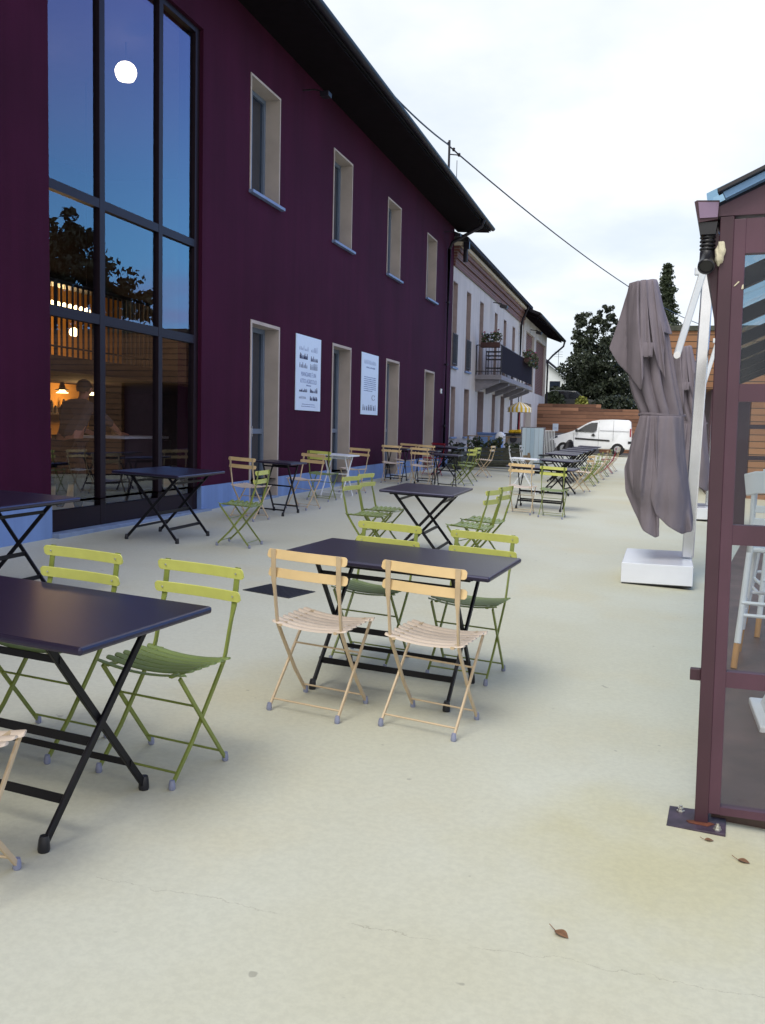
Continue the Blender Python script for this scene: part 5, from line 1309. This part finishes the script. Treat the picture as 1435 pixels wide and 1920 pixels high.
# market cart with striped parasol
o = thing('market_cart', 'grey food cart with a yellow cloth top in front of the cream house', 'cart', (-5.15, 38.0, gz(-5.15, 38)))
bm = NB(); box(bm, -.36, .46, -.35, .35, .35, .95, .03); obj('body', bm, M['concrete'], o, smooth=True)
bm = NB(); lathe(bm, [(.13, 0), (.15, .012), (.13, .02)], 18, (-.05, -.375, .78), 'Y'); obj('hatch', bm, M['iron'], o)
bm = NB(); box(bm, -.42, .52, -.42, .42, .952, 1.0, .01); obj('worktop', bm, M['iron'], o)
bm = NB(); rng = random.Random(5)
for i in range(9): lathe(bm, [(.10, 1.001), (.13, 1.05), (.08, 1.10 + rng.random() * .05)], 10, (-.18 + .075 * i, rng.uniform(-.15, .1), 0))
obj('cloth', bm, M['yellow'], o, smooth=True)
for sx in (-.3, .4):
    bm = NB(); lathe(bm, [(.2, -.03), (.22, 0), (.2, .03)], 16, (sx, -.34, .22), 'Y'); obj('wheel', bm, M['tyre'], o, smooth=True)
def stripes():
    m = bpy.data.materials.new('yellow_white_stripes'); m.use_nodes = True
    nt = m.node_tree; N = nt.nodes; L = nt.links; b = N['Principled BSDF']; b.inputs['Roughness'].default_value = .8
    t = N.new('ShaderNodeTexCoord'); s = N.new('ShaderNodeSeparateXYZ'); L.new(t.outputs['Object'], s.inputs['Vector'])
    d = N.new('ShaderNodeMath'); d.operation = 'ARCTAN2'; L.new(s.outputs['Y'], d.inputs[0]); L.new(s.outputs['X'], d.inputs[1])
    k = N.new('ShaderNodeMath'); k.operation = 'MULTIPLY'; k.inputs[1].default_value = 16 / 6.2832; L.new(d.outputs[0], k.inputs[0])
    f = N.new('ShaderNodeMath'); f.operation = 'FRACT'; L.new(k.outputs[0], f.inputs[0])
    g_ = N.new('ShaderNodeMath'); g_.operation = 'GREATER_THAN'; g_.inputs[1].default_value = .5; L.new(f.outputs[0], g_.inputs[0])
    x = N.new('ShaderNodeMix'); x.data_type = 'RGBA'; x.inputs['A'].default_value = (.8, .8, .78, 1); x.inputs['B'].default_value = (.75, .50, .03, 1)
    L.new(g_.outputs[0], x.inputs['Factor']); L.new(x.outputs['Result'], b.inputs['Base Color']); return m
o = thing('striped_parasol', 'small yellow and white striped parasol over the food cart', 'parasol', (-5.05, 38.1, gz(-5, 38.1)))
bm = NB(); tube(bm, [(0, 0, .0), (0, 0, 2.2)], .03, 8); obj('pole', bm, M['red'], o)
bm = NB(); lathe(bm, [(.02, 2.25), (.25, 2.16), (.46, 2.02), (.47, 2.00), (.47, 1.84), (.46, 1.84), (.455, 2.0), (.02, 2.2)], 32); obj('canopy', bm, stripes(), o)

# white van
van = thing('delivery_van', 'white panel van parked side-on before the wooden fence', 'van', (-2.93, 49.3, gz(-2.9, 49.6)))
W2 = .84
body = [(-2.02, .30), (-2.05, .55), (-2.02, .74), (-1.72, .92), (-1.25, 1.05), (-.84, 1.14), (-.42, 1.44), (-.16, 1.60), (.08, 1.70), (.45, 1.77), (1.1, 1.80), (1.85, 1.78), (1.97, 1.70), (2.02, 1.1), (2.03, .55), (1.98, .30)]
bm = NB()
# arch cut-outs along the sill
def arch(cx, r=.36): return [(cx + r * math.cos(a), .30 + max(0.0, r * math.sin(a))) for a in [i * math.pi / 10 for i in range(11)]]
sill = [p for p in arch(1.36)] + [p for p in arch(-1.32)]
prism(bm, body + sill, 0, W2 * 2, 'XZ', bev=.05)
for v in bm.verts:      # tumblehome above the waist
    if v.co.z > 1.1: v.co.y = W2 + (v.co.y - W2) * (1 - .12 * (v.co.z - 1.1) / .7)
obj('body', bm, M['van'], van, smooth=True)
bm = NB(); prism(bm, [(1.75, .33), (-1.9, .33), (-1.9, .72), (1.75, .72)], .25, W2 * 2 - .25, 'XZ'); obj('underbody', bm, M['trim'], van)
def vy(z): return W2 - W2 * (1 - .12 * max(0, z - 1.1) / .7) - .004
def side_poly(poly, m, name, th=.006, sub=0):
    bm = NB(); A = [bm.verts.new((x, vy(z) - th - sub, z)) for x, z in poly]; B = [bm.verts.new((x, vy(z) + .02, z)) for x, z in poly]
    bm.faces.new(A); bm.faces.new(B[::-1]); n = len(poly)
    for i in range(n): bm.faces.new([A[i], B[i], B[(i + 1) % n], A[(i + 1) % n]])
    return obj(name, bm, m, van)
side_poly([(-.70, 1.16), (.18, 1.14), (.31, 1.24), (.35, 1.63), (.04, 1.61), (-.28, 1.46)], M['car_glass'], 'door_window')
side_poly([(-.75, .77), (.96, .69), (.96, .77), (-.75, .85)], M['trim'], 'side_moulding')
side_poly([(.05, 1.0), (.15, .92), (.25, 1.0), (.15, 1.08)], M['trim'], 'door_handle', .02)
for poly in ([(.40, .45), (.412, .45), (.425, 1.70), (.413, 1.70)], [(-.82, .5), (-.808, .5), (-.808, 1.1), (-.82, 1.1)], [(1.12, .72), (1.132, .72), (1.137, 1.74), (1.125, 1.74)], [(.45, 1.24), (1.9, 1.21), (1.9, 1.22), (.45, 1.25)]):
    side_poly(poly, M['concrete'], 'panel_seam', .003)
bm = NB(); box(bm, -.74, -.62, -.15, -.02, 1.14, 1.28, .03); obj('wing_mirror', bm, M['trim'], van, smooth=True)
side_poly([(-1.99, .72), (-1.62, .84), (-1.62, .93), (-1.74, .89)], M['dark_glass'], 'headlight', .012)
side_poly([(-2.04, .32), (-1.72, .32), (-1.72, .55), (-2.05, .55)], M['trim'], 'bumper', .015)
side_poly([(1.93, .95), (2.0, .95), (2.0, 1.35), (1.93, 1.35)], M['red'], 'tail_light', .01)
side_poly([(1.86, .60), (2.02, .60), (2.02, .72), (1.86, .72)], M['trim'], 'rear_bumper', .012)
for cx in (-1.32, 1.36):
    for yy in (-.01, W2 * 2 - .19):
        bm = NB(); lathe(bm, [(.24, 0), (.31, .02), (.318, .06), (.318, .15), (.31, .19), (.2, .2)], 24, (cx, yy, .315), 'Y'); wh = obj('wheel', bm, M['tyre'], van, smooth=True)
        bm = NB(); lathe(bm, [(.02, -.004), (.10, -.012), (.19, .006), (.2, .02), (.2, .17)], 20, (cx, yy, .315), 'Y'); obj('rim', bm, M['rim'], wh, smooth=True)

# overhead cable with the roof pole that carries it
o = thing('cable_pole', 'thin metal cable pole with insulators on the purple building roof', 'pole', (-6.13, 28.5, 8.10))
bm = NB(); tube(bm, [(0, 0, 0), (0, 0, 1.95)], .035, 8); obj('mast', bm, M['iron'], o)
bm = NB(); tube(bm, [(-.02, 0, 1.8), (.28, .15, 1.55)], .022, 6); tube(bm, [(.0, 0, 1.55), (.28, .15, 1.55)], .018, 6); tube(bm, [(.14, .5, .3), (.14, .5, 1.5)], .010, 6)
for p in ((-.02, 0, 1.86), (.12, .07, 1.70), (.27, .15, 1.56)): lathe(bm, [(.03, -.05), (.05, -.02), (.03, 0), (.05, .02), (.03, .05)], 8, p)
obj('bracket', bm, M['iron'], o)
def cable(a, b, sag, n=20): return [(a[0] + (b[0] - a[0]) * t, a[1] + (b[1] - a[1]) * t, a[2] + (b[2] - a[2]) * t - sag * 4 * t * (1 - t)) for t in [i / n for i in range(n + 1)]]
bm = NB(); tube(bm, cable((-5.86, 28.65, 9.66), (4.0, 74, 9.3), .75), .022, 6); o = obj('overhead_cable', bm, M['iron']); tag(o, 'thin dark overhead cable sagging from the roof pole to the trees', 'cable', 'overhead cables')
bm = NB(); tube(bm, cable((-6.15, 28.5, 9.92), (-6.6, 12, 9.9), .5), .022, 6); o = obj('overhead_cable', bm, M['iron']); tag(o, 'short dark cable from the roof pole back over the purple roof', 'cable', 'overhead cables')
o = thing('utility_pole', 'slim utility pole behind the umbrellas that carries the overhead cable', 'pole', (4.0, 74, BK))
bm = NB(); tube(bm, [(0, 0, 0), (0, 0, 7.0)], .1, 8, scales=[(1.2, 1.2), (.7, .7)]); obj('mast', bm, M['pallet'], o)
bm = NB(); box(bm, -.4, .4, -.05, .05, 6.6, 6.7); obj('crossarm', bm, M['iron'], o)

# ------------------------------------------------------------------ small things on the ground
o = thing('drain_cover', 'dark square drain cover set in the paving left of the central table', 'drain cover', (-2.87, 7.24, 0))
settle(o, -2.875, 7.235, R(-14), .002)
bm = NB(); box(bm, -.23, .23, -.19, .19, -.02, .004, .001); fr = obj('frame', bm, M['grate'], o)
bm = NB()
for i in range(14): box(bm, -.205 + i * .0305, -.192 + i * .0305, -.17, .17, .0045, .0075)
obj('bars', bm, M['grate'], o)
def dry_leaf(x, y, rz, s, label):
    o = thing('dry_leaf', label, 'leaf'); settle(o, x, y, rz, .003); o['group'] = 'fallen dry leaves'
    bm = NB(); L_ = []; n = 9
    for i in range(n):
        t = i / (n - 1); w = math.sin(math.pi * min(1, t * 1.0) ** .8) * .34 * s
        L_.append([bm.verts.new(((t - .5) * s, k * w, .012 * s * 4 * abs(k) * (.6 + .6 * math.sin(t * 5)) + .08 * s * math.sin(t * 3.1))) for k in (-1, 0, 1)])
    for a, b in zip(L_, L_[1:]):
        for k in (0, 1): 
            try: bm.faces.new([a[k], b[k], b[k + 1], a[k + 1]])
            except ValueError: pass
    obj('blade', bm, M['leaf_dry'], o, smooth=True)
    bm = NB(); tube(bm, [(-.5 * s, 0, .002), (-.75 * s, .06 * s, .004), (-.95 * s, .02 * s, .01)], .0012, 5); obj('stem', bm, M['leaf_dry'], o)
dry_leaf(-.186, 2.761, R(-35), .052, 'brown dry leaf with a long stem, alone on the open foreground paving')
dry_leaf(.279, 3.634, R(10), .035, 'tiny dry leaf right beside the rusty greenhouse base plate')
dry_leaf(.388, 3.498, R(-20), .045, 'brown dry leaf near the right edge below the greenhouse')
